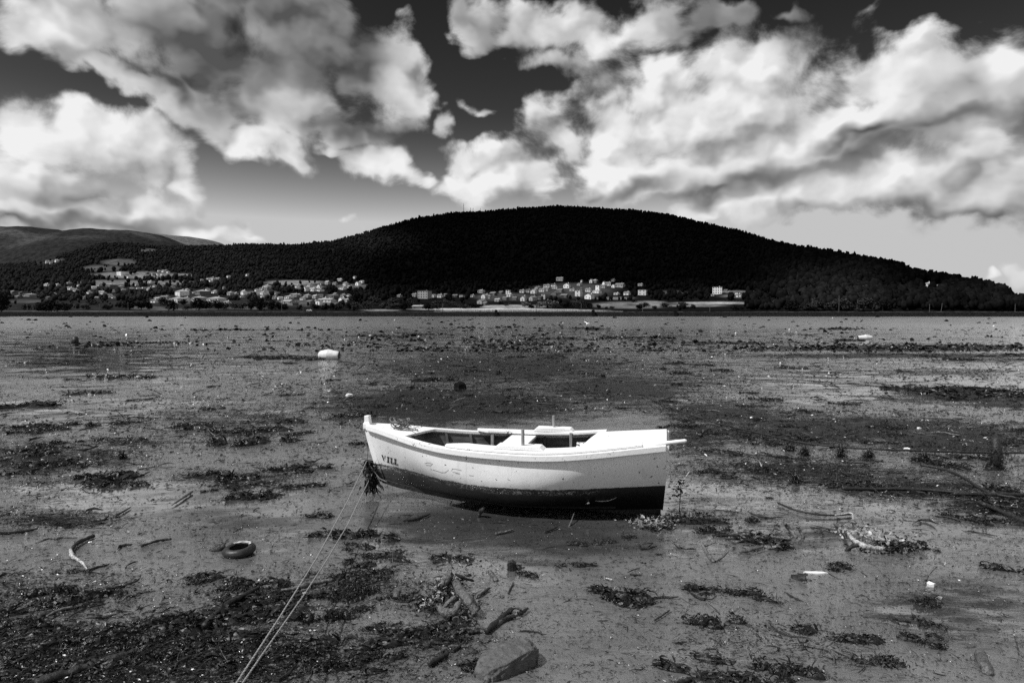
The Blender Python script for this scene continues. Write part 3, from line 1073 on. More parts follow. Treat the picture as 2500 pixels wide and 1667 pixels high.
def boat_from_px(px, py, s_hint=None):
    """(s, t) on the near side whose picture lands on a photo point"""
    best = None
    s, t = (px - 895) / 733.0, 0.6
    for it in range(40):
        def e(s_, t_):
            q = proj(boat_w(hull_pt(s_, t_, -1)))
            return q[0] - px, q[1] - py
        ex, ey = e(s, t)
        h = 1e-3
        ax, ay = e(s + h, t); bx, by = e(s, t + h)
        J = np.array([[(ax - ex) / h, (bx - ex) / h], [(ay - ey) / h, (by - ey) / h]])
        d = np.linalg.solve(J, -np.array([ex, ey]))
        s = min(max(s + d[0] * .7, 0.005), 0.99); t = min(max(t + d[1] * .7, 0.03), 0.99)
    return s, t


def hull_off(s, t, off):
    p = hull_pt(s, t, -1)
    a = hull_pt(s + .004, t, -1) - p
    b = hull_pt(s, t + .01, -1) - p
    n_ = a.cross(b).normalized()
    if n_.y > 0: n_ = -n_
    return p + n_ * off


def lettering():
    # stencilled letters VILL, strokes in letter units (x 0..1, y 0..1 up)
    V_ = [[(0, 1), (.34, 1), (.70, .08), (.55, .0)], [(.86, 1), (1.0, 1), (.80, .50), (.73, .42)]]
    I_ = [[(.30, 1), (.70, 1), (.70, .56), (.30, .56)], [(.30, .47), (.70, .47), (.70, 0), (.30, 0)], [(.12, 1), (.88, 1), (.88, .93), (.12, .93)], [(.12, .07), (.88, .07), (.88, 0), (.12, 0)]]
    L_ = [[(.14, 1), (.50, 1), (.50, .55), (.14, .55)], [(.14, .46), (.50, .46), (.50, 0), (.14, 0)], [(0, 1), (.64, 1), (.64, .94), (0, .94)], [(.50, .0), (.95, 0), (.95, .09), (.50, .09)], [(.84, .09), (.95, .09), (.95, .30)]]
    boxes = [(931.5, 1109.5, 941, 13.5, V_), (943.5, 1113.5, 952, 13.8, I_), (952.5, 1116, 961.5, 14.0, L_), (962.0, 1118.5, 971.5, 14.2, L_)]
    for x0, y0, x1, h, gl in boxes:
        m = MB()
        for st in gl:
            pts = []
            for (u, v) in st:
                px = x0 + (x1 - x0) * u
                py = y0 + (1 - v) * h + (x1 - x0) * u * 0.26
                s, t = boat_from_px(px, py)
                pts.append((s, t))
            top = [hull_off(s, t, 0.0040) for s, t in pts]
            bot = [hull_off(s, t, -0.002) for s, t in pts]
            k = len(top)
            m.add(top + bot, [tuple(range(k))] + [(i, k + i, k + (i + 1) % k, (i + 1) % k) for i in range(k)])
        m.build('letter', M['letter'], boat)


lettering()
for nm, args in {'sheer near mid': (.5, 1, -1), 'sheer near bow .15': (.15, 1, -1), 'sheer near .3': (.3, 1, -1), 'near .9': (.9, 1, -1), 'near stern': (1, 1, -1), 'far stern': (1, 1, 1), 'far mid': (.5, 1, 1), 'far .2': (.2, 1, 1), 'keel .5': (.5, 0, -1), 'bow': (0, 1, -1), 'keel0': (0, 0, -1), 'keel .1': (.1, 0, -1), 'keel 1': (1, 0, -1), 'near stern low': (1, .3, -1)}.items():
    print('PRJ', nm, [round(v) for v in proj(boat_w(hull_pt(*args)))])
print('BL', BL, math.degrees(BYAW))

# cracks in the paint of the sunlit side
for ln in ([(1037, 1131), (1044, 1129), (1056, 1132), (1052, 1136), (1040, 1135)], [(1056, 1146), (1066, 1149), (1078, 1153), (1087, 1153), (1095, 1147)], [(1103, 1149), (1104, 1144), (1114, 1145), (1127, 1148)],
           [(1105, 1152), (1113, 1153), (1123, 1156), (1112, 1155)], [(1145, 1160), (1156, 1161)], [(961, 1136), (962, 1141)], [(1183, 1190), (1190, 1188), (1198, 1191)], [(1240, 1170), (1245, 1172)]):
    m = MB(); m.tube([hull_off(*boat_from_px(x, y), .0006) for x, y in ln], .0022, 4); m.build('paint_crack', M['letter'], boat)

# ------------------------------------------------------------------ ropes, oar and gear of the boat
def rope(name, pts, rad, m_, label, sag=0.0, strands=True):
    """a laid rope: three strands twisted round the line"""
    P = []
    for i in range(len(pts) - 1):
        a, b = Vector(pts[i]), Vector(pts[i + 1])
        n = max(2, int((b - a).length / (rad * 3.0)))
        for k in range(n):
            u = k / n
            q = a.lerp(b, u)
            if len(pts) == 2: q.z -= sag * 4 * u * (1 - u)
            P.append(q)
    P.append(Vector(pts[-1]))
    m = MB()
    if strands:
        for st in range(3):
            L = []
            for i, p in enumerate(P):
                t = (P[min(i + 1, len(P) - 1)] - P[max(i - 1, 0)]).normalized()
                u = t.cross(Vector((0, 0, 1)))
                if u.length < .05: u = Vector((1, 0, 0))
                u.normalize(); w = t.cross(u)
                a = i * 0.9 + st * 2.094
                L.append(p + (u * math.cos(a) + w * math.sin(a)) * rad * 0.5)
            m.tube(L, rad * 0.55, 5)
    else:
        m.tube(P, rad, 6)
    o = m.build(name, m_, None, True)
    if label: tag(o, label, 'rope')
    return o


knot = at(897, 1122, 9.93)
rp1 = [knot, gnd(847, 1226, .40), gnd(773, 1362, .42), gnd(679, 1512, .46), gnd(578, 1666, .52)]
rp2 = [at(901, 1172, 9.86), gnd(849, 1280, .22), gnd(797, 1368, .24), gnd(744, 1449, .27), gnd(650, 1583, .35), gnd(593, 1666, .45)]
rp1.append(rp1[-1] + (rp1[-1] - rp1[-2]).normalized() * 1.2)
rp2.append(rp2[-1] + (rp2[-1] - rp2[-2]).normalized() * 1.2)
rope('mooring_rope', rp1, 0.0065, M['rope'], 'pale taut mooring rope, the left one of the pair running from the bow')
rope('mooring_rope', rp2, 0.0065, M['rope'], 'pale mooring rope with a small knot, the right one of the pair from the bow')
m = MB()
kp = rp2[3]
for k in range(5):
    a = k * 1.3
    m.tube([kp + Vector((math.cos(a) * .016, math.sin(a) * .016, -.008 + .004 * k)), kp + Vector((math.cos(a + 2) * .016, math.sin(a + 2) * .016, .010))], 0.007, 6)
tag(m.build('rope_knot', M['rope'], None, True), 'small pale knot half way down the right mooring rope', 'knot')
# painter from the eye bolt down to the knot
eye = boat_w((stem_x(.70) - .066, 0, .70))
L = [eye + Vector((0, 0, .03)), eye + Vector((-.012, 0, -.01)), at(898, 1100, 9.95), knot, at(900, 1140, 9.92)]
rope('bow_line', L, 0.009, M['rope_dark'], 'short dark line hanging from the eye on the stem')
# slack line passing under the forefoot
rope('slack_line', [at(903, 1136, 9.84), at(914, 1152, 9.80), at(927, 1168, 9.76), at(945, 1176, 9.7)], 0.008, M['rope_dark'], 'thin black line looped under the forefoot of the boat')

# coil thrown on the foredeck
m = MB()
cx = hull_pt(.115, 1, 1); base = Vector((cx.x, 0.02, cx.z + .022))
rr = random.Random(5)
for k in range(9):
    pts = []
    r0 = 0.085 + rr.uniform(-.025, .03); tx, ty = rr.uniform(-.5, .5), rr.uniform(-.5, .5); zc = .012 * k
    ox, oy = rr.uniform(-.025, .025), rr.uniform(-.03, .03)
    for j in range(19):
        a = 2 * math.pi * j / 18
        pts.append(base + Vector((ox + r0 * math.cos(a), oy + r0 * 1.25 * math.sin(a), zc + .022 * math.sin(a * 2 + k) + tx * .04 * math.cos(a) + .015)))
    m.tube(pts, 0.0075, 5, False)
m.tube([base + Vector((.05, -.02, .03)), base + Vector((.16, -.05, .012)), base + Vector((.27, -.17, .010)), base + Vector((.36, -.22, -.0))], 0.0075, 5)
m.tube([base + Vector((-.05, .05, .08)), base + Vector((0, 0, .12)), base + Vector((.09, -.02, .04))], 0.0075, 5)
coil = m.build('rope_coil', M['rope_dark'], None, True)
coil.location = BOW; coil.rotation_euler = (0, 0, BYAW)
tag(coil, 'tangled grey rope coil lying on the foredeck of the boat', 'rope')
# pieces of bleached weed and splinters beside the coil
m = MB()
for k in range(40):
    p = base + Vector((rr.uniform(-.12, .3), rr.uniform(-.05, .24), rr.uniform(-.006, .006)))
    a = rr.uniform(0, 6.3); l = rr.uniform(.008, .03)
    m.tube([p, p + Vector((math.cos(a) * l, math.sin(a) * l, .004))], rr.uniform(.002, .005), 4)
scr = m.build('dirt_crumbs', M['wood_dark'], None); scr.location = BOW; scr.rotation_euler = (0, 0, BYAW)
tag(scr, 'dark crumbs of dried weed scattered on the foredeck', None, None, 'stuff')

# long white oar shaft laid along the near side, its end sticking out past the stern
inv = Matrix.Rotation(-BYAW, 3, 'Z')
def L2(px, py, y_loc):
    """boat-local point seen at a photo point, in the plane local y = y_loc"""
    r = ray(px, py); r = Vector((r.x, 1, r.z))
    o = inv @ (Vector((0, 0, H)) - BOW); d = inv @ r
    t = (y_loc - o.y) / d.y
    return o + d * t
m = MB()
pts = [L2(1481, 1098, -.60), L2(1530, 1092, -.585), L2(1590, 1085, -.56), L2(1650, 1078.5, -.54), L2(1672, 1076, -.53), L2(1677, 1075.5, -.53)]
m.tube(pts, [.016, .022, .024, .025, .024, .012], 12)
oar = m.build('oar_handle', M['paint'], None, True); oar.location = BOW; oar.rotation_euler = (0, 0, BYAW)
tag(oar, 'white oar handle lying on the aft deck and sticking out past the stern', 'oar')
# spotted white can under the aft deck
can = empty('bait_can', BOW, BYAW)
tag(can, 'dirty white spotted can lying inside the boat at the edge of the aft deck', 'can')
cp = L2(1440, 1088, -.30)
m = MB(); m.tube([cp + Vector((-.17, 0, -.05)), cp + Vector((-.165, 0, -.05)), cp + Vector((.10, 0, -.04)), cp + Vector((.105, 0, -.04))], [.075, .09, .09, .08], 18)
M['spotty'] = mat('spotted_enamel', lambda T, bs: (T.put(bs.inputs['Base Color'], T.grey(T.mr(T.noise(T.n('ShaderNodeTexCoord').outputs['Object'], 22, 3, .6), .50, .56, .62, .04))), None)[1])
m.build('can_body', M['spotty'], can, True)
m = MB(); m.tube([cp + Vector((.106, 0, -.04)), cp + Vector((.112, 0, -.04))], [.07, .07], 18); m.build('can_lid', M['inner'], can)

# weed caught on the mooring at the bow
def blades(N, center, spread, lmin, lmax, wmin, wmax, up=0.4, seed=1, curl=0.6, hang=None, flat=0.15, nseg=4):
    """N curved ribbons as one (V, F); centre may be an (N,3) array"""
    g = np.random.default_rng(seed)
    c = np.asarray(center, float)
    if c.ndim == 1:
        c = c + g.normal(0, 1, (N, 3)) * np.asarray(spread)
    N = len(c)
    az = g.uniform(0, 2 * np.pi, N)
    el = np.clip(g.normal(up, 0.35, N), -0.3, 1.5)
    L = g.uniform(lmin, lmax, N) if np.isscalar(lmin) else lmin + (lmax - lmin) * g.uniform(0, 1, N)
    W = g.uniform(wmin, wmax, N) if np.isscalar(wmin) else wmin + (wmax - wmin) * g.uniform(0, 1, N)
    cu = g.normal(0, curl, N); droop = g.uniform(0.3, 1.6, N)
    roll = g.uniform(-1.2, 1.2, N)
    pts = []
    p = c.copy(); a = az.copy(); e = el.copy()
    prof = np.sin(np.linspace(0.22, 0.93, nseg + 1) * np.pi)
    V = np.zeros((N, (nseg + 1) * 2, 3))
    for k in range(nseg + 1):
        d = np.stack([np.cos(a) * np.cos(e), np.sin(a) * np.cos(e), np.sin(e)], -1)
        side = np.stack([-np.sin(a), np.cos(a), np.zeros(N)], -1)
        upv = np.cross(d, side) * -1
        s_ = side * np.cos(roll)[:, None] + upv * np.sin(roll)[:, None]
        V[:, 2 * k] = p - s_ * (W * prof[k] / 2)[:, None]
        V[:, 2 * k + 1] = p + s_ * (W * prof[k] / 2)[:, None]
        p = p + d * (L / nseg)[:, None]
        a = a + cu / nseg * 2; e = e - droop / nseg
        roll = roll + g.normal(0, .35, N)
    if hang is None:
        V[..., 2] = np.maximum(V[..., 2], -0.01 + 0 * V[..., 2])
    base = (np.arange(N) * (nseg + 1) * 2)[:, None, None]
    q = np.array([[2 * k, 2 * k + 1, 2 * k + 3, 2 * k + 2] for k in range(nseg)])[None]
    return V.reshape(-1, 3), (base + q).reshape(-1, 4)


def merge(parts):
    Vs, Fs, o = [], [], 0
    for v, f in parts:
        Vs.append(v); Fs.append(f + o); o += len(v)
    return np.concatenate(Vs), np.concatenate(Fs)


def lump(c, rx, ry, rz, n1=9, n2=7, jit=.25, seed=0):
    """low irregular mound, quads"""
    g = np.random.default_rng(seed)
    V = []
    for i in range(n2 + 1):
        ph = (i / n2) * math.pi / 2
        for j in range(n1):
            a = 2 * math.pi * j / n1 + i * .3
            r_ = 1 + g.uniform(-jit, jit)
            V.append((c[0] + rx * math.cos(ph) * math.cos(a) * r_, c[1] + ry * math.cos(ph) * math.sin(a) * r_, c[2] - .02 + (rz + .02) * math.sin(ph) * (1 + g.uniform(-jit, jit))))
    Fq = []
    for i in range(n2):
        for j in range(n1):
            j2 = (j + 1) % n1
            Fq.append((i * n1 + j, i * n1 + j2, (i + 1) * n1 + j2, (i + 1) * n1 + j))
    return np.array(V), np.array(Fq)


g = np.random.default_rng(3)
cs = []
for k in range(420):
    u = g.uniform(0, 1)
    py = 1122 + 75 * u
    px = 899 + 10 * math.sin(u * 3) + g.normal(0, 2.0 + 7 * u)
    cs.append(at(px, py, 9.90 + g.normal(0, .05)))
cs = np.array([tuple(c) for c in cs])
V, Fq = blades(0, cs, 0, .05, .16, .012, .035, up=-.5, seed=4, hang=True)
gz = 0.005
V[:, 2] = np.maximum(V[:, 2], gz)
tag(np_mesh('hanging_weed', V, Fq, M['weed']), 'black seaweed caught on the mooring and hanging beside the bow', 'seaweed')

# ------------------------------------------------------------------ debris on the mud
def place(px, py, dz=0.0):
    p = gnd(px, py, 0.0)
    for _ in range(3):
        p = gnd(px, py, mud_h(p.x, p.y))
    p.z += dz
    return p


def bent_stick(name, pxs, rad, m_, label, cat='stick', lift=0.02, zs=None, knots=True, n=10, seed=0, group=None):
    """a stick lying along photo points"""
    g_ = random.Random(seed + len(pxs))
    P = []
    for i, (x, y) in enumerate(pxs):
        z = (zs[i] if zs else lift)
        p = place(x, y)
        q = gnd(x, y, p.z + z)
        P.append(q)
    Q = []
    for i in range(len(P) - 1):
        for k in range(5):
            u = k / 5
            a = P[max(i - 1, 0)]; b = P[i]; c = P[i + 1]; d = P[min(i + 2, len(P) - 1)]
            q = 0.5 * ((2 * b) + (c - a) * u + (2 * a - 5 * b + 4 * c - d) * u * u + (3 * b - a - 3 * c + d) * u ** 3)
            Q.append(q + Vector((0, 0, g_.uniform(-.15, .15) * (rad if not isinstance(rad, list) else rad[0]))))
    Q.append(P[-1])
    r_in = rad if isinstance(rad, list) else [rad] * 3
    N = len(Q)
    rs = [float(np.interp(i / (N - 1), np.linspace(0, 1, len(r_in)), r_in)) * 0.78 * g_.uniform(.82, 1.18) for i in range(N)]
    for i in range(N):
        if max(r_in) < .032 and g_.random() < .12: rs[i] *= g_.uniform(1.15, 1.4)          # knots
    # broken, tapering ends
    Q = [Q[0] + (Q[0] - Q[1]) * .5] + Q + [Q[-1] + (Q[-1] - Q[-2]) * g_.uniform(.4, .9)]
    rs = [rs[0] * g_.uniform(.15, .55)] + rs + [rs[-1] * g_.uniform(.1, .5)]
    m = MB(); m.tube(Q, rs, n)
    for k_ in range(len(m.v)):
        r_ = rs[min(k_ // n, len(rs) - 1)]
        m.v[k_] += Vector((g_.uniform(-1, 1), g_.uniform(-1, 1), g_.uniform(-1, 1))) * r_ * .12
    o = m.build(name, m_, None, n > 8)
    if label: tag(o, label, cat, group)
    return o, Q


bent_stick('curved_branch', [(228, 1307), (206, 1317), (184, 1329), (174, 1343)], [.020, .030, .026, .020], M['wood_dark'], 'dark upper half of a curved branch on the left mud', 'branch', .03)
bent_stick('curved_branch', [(172, 1342), (177, 1357), (191, 1366), (203, 1375), (212, 1388)], [.020, .026, .020, .013, .006], M['wood_pale'], 'bleached lower half of a curved branch on the left mud', 'branch', .035)
bent_stick('stick', [(346, 1331), (368, 1325), (392, 1318), (417, 1315)], .017, M['wood_dark'], 'short straight dark stick left of the tyre', 'stick', .02)
bent_stick('stick', [(283, 1258), (298, 1250), (318, 1238)], [.008, .016, .010], M['wood_dark'], 'short thin dark stick among weed at the left', 'stick', .02)
bent_stick('stick', [(420, 1232), (443, 1217), (468, 1200)], [.006, .02, .022], M['wood'], 'slanting grey stick left of the bow', 'stick', .03)
bent_stick('stick', [(0, 1297), (30, 1298), (62, 1295), (90, 1290)], [.03, .032, .026, .010], M['wood_dark'], 'smooth dark stick cut by the left edge of the picture', 'stick', .03)
bent_stick('log', [(90, 1672), (150, 1650), (225, 1625), (300, 1602), (330, 1590)], [.055, .055, .05, .045, .03], M['wood_dark'], 'thick black log half sunk in leaf litter at the lower left', 'log', .008, n=14)
bent_stick('branch', [(500, 1525), (545, 1482), (590, 1455), (632, 1432)], [.035, .03, .028, .02], M['wood_dark'], 'weed covered dark branch rising above the litter left of the ropes', 'branch', .06)
bent_stick('branch', [(688, 1440), (720, 1436), (760, 1424), (810, 1415)], [.014, .026, .03, .024], M['wood'], 'grey bare branch end lying under the mooring ropes', 'branch', .05)
bent_stick('stick', [(115, 1503), (145, 1488), (175, 1481)], [.010, .016, .014], M['wood'], 'grey stick in the litter at the lower left', 'stick', .04)
bent_stick('stick', [(150, 1472), (200, 1458), (250, 1440), (298, 1430)], [.006, .018, .02, .012], M['wood_dark'], 'long thin dark stick along the edge of the left litter', 'stick', .03)
# pair of black sticks right of the driftwood pile
bent_stick('stick', [(1188, 1540), (1215, 1515), (1248, 1487)], [.020, .030, .026], M['wood_dark'], 'upper of two parallel black sticks beside the driftwood pile', 'stick', .03)
bent_stick('stick', [(1206, 1527), (1230, 1512), (1254, 1501)], [.016, .022, .018], M['wood'], 'lower of two parallel sticks beside the driftwood pile', 'stick', .02)
bent_stick('stick', [(1246, 1491), (1258, 1484), (1272, 1488)], [.006, .010, .010], M['wood_dark'], 'thin arched twig bridging two sticks', 'stick', .06)
bent_stick('stick', [(1266, 1497), (1278, 1492), (1288, 1484)], [.018, .022, .012], M['wood_dark'], 'stubby black stick end beside the arched twig', 'stick', .03)
bent_stick('stick', [(1048, 1620), (1070, 1607), (1092, 1595)], [.018, .026, .022], M['wood_dark'], 'dark straight stick left of the flat stone', 'stick', .03)
bent_stick('stick', [(1143, 1544), (1158, 1541), (1171, 1540)], [.016, .022, .02], M['wood_dark'], 'stubby black stick above the flat stone', 'stick', .02)
bent_stick('stick', [(1211, 1302), (1232, 1298), (1252, 1292)], [.014, .017, .013], M['wood'], 'pale grey stick lying in front of the hull', 'stick', .02)
bent_stick('stick', [(985, 1270), (1010, 1267), (1035, 1260), (1050, 1254)], [.012, .026, .02, .008], M['wood_dark'], 'black twisted stick in the shadow near the forefoot', 'stick', .025)
bent_stick('stump', [(1168, 1262), (1172, 1250), (1180, 1242)], [.03, .04, .03], M['wood_dark'], 'stubby dark stump poking up in front of the hull', 'stump', .03, zs=[0, .06, .12])
bent_stick('stick', [(1330, 1298), (1347, 1292), (1362, 1285)], [.010, .014, .008], M['wood_dark'], 'thin black stick in the reflection of the hull', 'stick', .02)
bent_stick('stick', [(1390, 1284), (1396, 1268), (1402, 1251)], [.012, .010, .007], M['wood'], 'upright twig in the reflection below the middle of the hull', 'stick', .0, zs=[0, .05, .10])
bent_stick('stick', [(966, 1458), (970, 1445), (972, 1436)], [.035, .04, .036], M['wood'], 'round grey stub left of the driftwood pile', 'stub', .02, zs=[.02, .05, .08], n=14)
bent_stick('stick', [(1196, 1395), (1204, 1405), (1212, 1417)], [.020, .028, .026], M['wood'], 'half sunk grey stick above the two parallel sticks', 'stick', .005)
bent_stick('stick', [(1240, 1446), (1246, 1432), (1253, 1421)], [.007, .012, .012], M['wood'], 'thin pale stick right of the driftwood pile', 'stick', .015)
bent_stick('stick', [(1172, 1452), (1183, 1444), (1193, 1436)], [.010, .018, .016], M['wood_dark'], 'short dark stick end right of the driftwood pile', 'stick', .02)
# right side
bent_stick('stick', [(1916, 1277), (1928, 1292), (1944, 1312)], [.022, .030, .026], M['wood'], 'thick broken stick standing out of the mud at the right, left of the pair', 'stick', .0, zs=[.14, .07, .0])
bent_stick('stick', [(1948, 1285), (1955, 1298), (1962, 1312)], [.016, .022, .022], M['wood'], 'thick broken stick standing out of the mud at the right, right of the pair', 'stick', .0, zs=[.12, .06, .0])
bent_stick('branch', [(1740, 1306), (1790, 1306), (1850, 1308), (1925, 1317)], [.008, .014, .012, .016], M['wood_dark'], 'long thin black branch lying left of the broken sticks', 'branch', .02)
bent_stick('stick', [(1808, 1347), (1835, 1341), (1862, 1333)], [.016, .024, .018], M['wood'], 'straight grey stick with weed behind it at the right', 'stick', .03)
bent_stick('forked_stick', [(1715, 1328), (1725, 1348), (1742, 1370)], [.016, .026, .028], M['wood'], 'grey antler shaped forked stick right of the stern, main stem', 'stick', .0, zs=[.12, .06, .01])
bent_stick('forked_stick', [(1720, 1332), (1732, 1328), (1747, 1322)], [.018, .014, .010], M['wood'], 'upper prong of the antler shaped forked stick', 'stick', .0, zs=[.10, .13, .16])
bent_stick('forked_stick', [(1748, 1367), (1764, 1358), (1778, 1344)], [.022, .018, .012], M['wood'], 'lower prong of the antler shaped forked stick', 'stick', .0, zs=[.01, .06, .13])
bent_stick('stick', [(2260, 1417), (2268, 1400), (2286, 1383)], [.012, .013, .010], M['wood'], 'thin leaning stick beside the small white scrap', 'stick', .0, zs=[0, .07, .13])
bent_stick('stick', [(2476, 1549), (2483, 1573), (2487, 1597)], [.006, .009, .007], M['wood_pale'], 'thin white stick standing at the right edge', 'stick', .0, zs=[.22, .1, .0])
bent_stick('stick', [(2393, 1597), (2402, 1618), (2413, 1640)], [.045, .05, .045], M['wood'], 'thick rounded grey stake end sunk in the mud at the lower right', 'stake', .02, n=14)
bent_stick('stick', [(1650, 1667), (1672, 1661), (1688, 1655)], [.016, .02, .018], M['wood_dark'], 'black straight stick at the bottom edge right of the flat stone', 'stick', .02)
bent_stick('stick', [(1846, 1106), (1853, 1122), (1861, 1142)], [.016, .016, .012], M['wood_pale'], 'white leaning stick behind and right of the boat', 'stick', .0, zs=[.26, .13, .0])
bent_stick('stick', [(1738, 1143), (1760, 1152), (1792, 1166)], [.022, .026, .016], M['wood_dark'], 'dark stick lying right of the stern', 'stick', .03)
bent_stick('stick', [(1665, 1177), (1673, 1166), (1682, 1153)], [.010, .012, .012], M['wood_pale'], 'short white stick leaning right of the stern', 'stick', .0, zs=[.0, .08, .16])
bent_stick('stick', [(1480, 1411), (1495, 1414), (1487, 1408)][:2] + [(1489, 1415)], [.006, .007, .006], M['wood_pale'], 'short white twig below the boat reflection', 'stick', .02)
bent_stick('twig', [(1598, 1513), (1616, 1502), (1634, 1489)], [.007, .009, .007], M['wood_dark'], 'thin bent twig at the lower right of the middle', 'twig', .02)
# fallen poles and dark rope across the right-hand weed
bent_stick('old_rope', [(1590, 975), (1660, 1003), (1730, 1027), (1800, 1045), (1880, 1063), (1960, 1080), (2060, 1092), (2180, 1098), (2300, 1102), (2420, 1105), (2510, 1106)], .024, M['wood_dark'],
           'long dark weed grown rope lying across the weed at the right', 'rope', .05)
bent_stick('pole', [(2060, 1192), (2150, 1193), (2250, 1195), (2350, 1202)], .030, M['wood_dark'], 'dark straight pole lying in the weed at the right', 'pole', .04)
bent_stick('pole', [(2250, 1135), (2310, 1147), (2360, 1170), (2410, 1200), (2480, 1215)], [.03, .035, .03, .025, .02], M['wood_dark'], 'curved dark pole lying in the weed at the far right', 'pole', .05)
bent_stick('pole', [(2330, 1205), (2400, 1206), (2505, 1207)], .032, M['wood_dark'], 'upper straight dark pole at the right edge', 'pole', .05)
bent_stick('pole', [(2390, 1226), (2440, 1246), (2510, 1276)], .034, M['wood_dark'], 'lower slanting dark pole at the right edge', 'pole', .05)
bent_stick('branch', [(1900, 1227), (1950, 1247), (2020, 1257), (2075, 1254)], [.012, .018, .014, .02], M['wood_dark'], 'thin branch with a pale end in the weed above the peeled branch', 'branch', .03)
bent_stick('branch', [(2040, 1257), (2060, 1254), (2080, 1253), (2083, 1266)], [.010, .012, .014, .01], M['wood_pale'], 'pale forked end of a thin branch right of centre', 'branch', .06)
bent_stick('stick', [(1285, 979), (1310, 984), (1350, 986), (1352, 986)], .022, M['wood_dark'], 'dark straight stick in the weed behind the boat', 'stick', .03)
bent_stick('stick', [(1478, 928), (1490, 918), (1502, 910)], [.02, .016, .012], M['wood'], 'thin grey stick leaning behind the boat', 'stick', .0, zs=[.0, .12, .25])
bent_stick('stick', [(1132, 912), (1138, 917), (1146, 924)], .018, M['wood_dark'], 'thin dark stick leaning by the round boulder', 'stick', .0, zs=[.2, .1, 0])


# driftwood pile
def driftwood():
    root = empty('driftwood_pile', place(1110, 1480))
    tag(root, 'pile of thick muddy driftwood limbs with pale weed, in the middle foreground', 'driftwood')
    def limb(pxs, rad, zs, nm='limb', m_=M['wood']):
        rad = [r_ * .98 for r_ in rad]
        o, _ = bent_stick(nm, pxs, rad, m_, None, zs=zs, n=14, seed=int(pxs[0][0]))
        o.parent = root; o.matrix_parent_inverse = Matrix.Translation(-root.location)
    limb([(1112, 1418), (1122, 1440), (1140, 1462), (1152, 1480), (1162, 1494)], [.040, .052, .056, .052, .05], [.14, .16, .14, .10, .06])
    limb([(1101, 1398), (1092, 1415), (1084, 1432)], [.050, .062, .060], [.22, .15, .08])
    limb([(1070, 1478), (1082, 1492), (1100, 1498), (1112, 1486), (1124, 1468)], [.034, .04, .066, .04, .03], [.06, .06, .05, .10, .14])
    limb([(1084, 1484), (1094, 1470), (1112, 1458)], [.022, .026, .026], [.08, .13, .16])
    limb([(1148, 1452), (1153, 1466), (1158, 1480)], [.034, .038, .034], [.08, .06, .03])
    limb([(1140, 1494), (1150, 1497)], [.055, .05], [.03, .03])
    limb([(1055, 1440), (1062, 1427), (1068, 1417)], [.018, .026, .024], [.02, .06, .1])
    limb([(1126, 1504), (1140, 1513), (1154, 1520)], [.006, .008, .006], [.05, .03, .02], 'twig')
    limb([(1112, 1400), (1130, 1410), (1155, 1417)], [.012, .02, .012], [.2, .16, .1], 'twig', M['wood_dark'])
    c = [tuple(place(x, y, z)) for x, y, z in ((1095, 1445, .1), (1085, 1455, .1), (1060, 1480, .05), (1045, 1490, .04), (1075, 1470, .08), (1115, 1410, .18), (1130, 1480, .05))]
    parts = []
    for k, cc in enumerate(c):
        parts.append(blades(26, cc, (.06, .05, .02), .03, .09, .008, .020, seed=50 + k))
    V, Fq = merge(parts)
    o = np_mesh('caught_weed', V, Fq, M['weed_pale'], root); o['kind'] = 'stuff'; o.matrix_parent_inverse = Matrix.Translation(-root.location)
    parts = [blades(60, cc, (.09, .08, .015), .03, .10, .010, .024, seed=80 + k) for k, cc in enumerate(c)]
    V, Fq = merge(parts)
    o = np_mesh('caught_weed', V, Fq, M['weed'], root); o['kind'] = 'stuff'; o.matrix_parent_inverse = Matrix.Translation(-root.location)


driftwood()


def rock(name, c, size, rz, tilt, m_, label, seed, cat='stone', flat=0.75, cut=None):
    import bmesh
    bm = bmesh.new()
    bmesh.ops.create_icosphere(bm, subdivisions=5, radius=1.0)
    for v in bm.verts:
        p = v.co.copy()
        q = Vector((math.copysign(abs(p.x) ** flat, p.x), math.copysign(abs(p.y) ** flat, p.y), math.copysign(abs(p.z) ** (flat * .7), p.z)))
        n_ = mnoise.noise(p * 1.3 + Vector((seed, 0, 0))) * .20 + mnoise.noise(p * 4 + Vector((seed, 3, 0))) * .10 + (abs(mnoise.noise(p * 9 + Vector((seed, 3, 9)))) - .2) * .16 * (1 - abs(q.z)) + mnoise.noise(p * 22 + Vector((seed, 3, 9))) * .03
        side = 1 - abs(q.z) ** 3
        v.co = Vector((q.x * size[0], q.y * size[1], q.z * size[2])) * (1 + n_ * (.35 + .65 * max(side, 0)))
    me = bpy.data.meshes.new(name); bm.to_mesh(me); bm.free()
    o = bpy.data.objects.new(name, me); C.objects.link(o); me.materials.append(m_)
    me.polygons.foreach_set('use_smooth', [True] * len(me.polygons))
    o.location = c; o.rotation_euler = (tilt[0], tilt[1], rz)
    return tag(o, label, cat)


p = place(1240, 1628)
rock('flat_stone', p + Vector((-.01, 0.0, .03)), (.25, .130, .105), R(44), (R(3), R(-5)), M['rock'], 'big flat mud coated stone at the bottom edge of the picture', 2.0, flat=.62)
rock('boulder', place(1123, 951) + Vector((0, .12, .06)), (.19, .17, .20), .4, (0, 0), M['bank'], 'round dark boulder standing in the weed beyond the bow', 7.0)
rock('pebble', place(853, 968) + Vector((0, 0, .04)), (.11, .08, .06), .3, (0, .1), M['white'], 'small white stone left of and beyond the bow', 9.0)
rock('foam_block', place(898, 1016) + Vector((0, 0, -2)), (.05, .05, .04), .3, (0, .1), M['white'], 'white stone', 9.0) if False else None


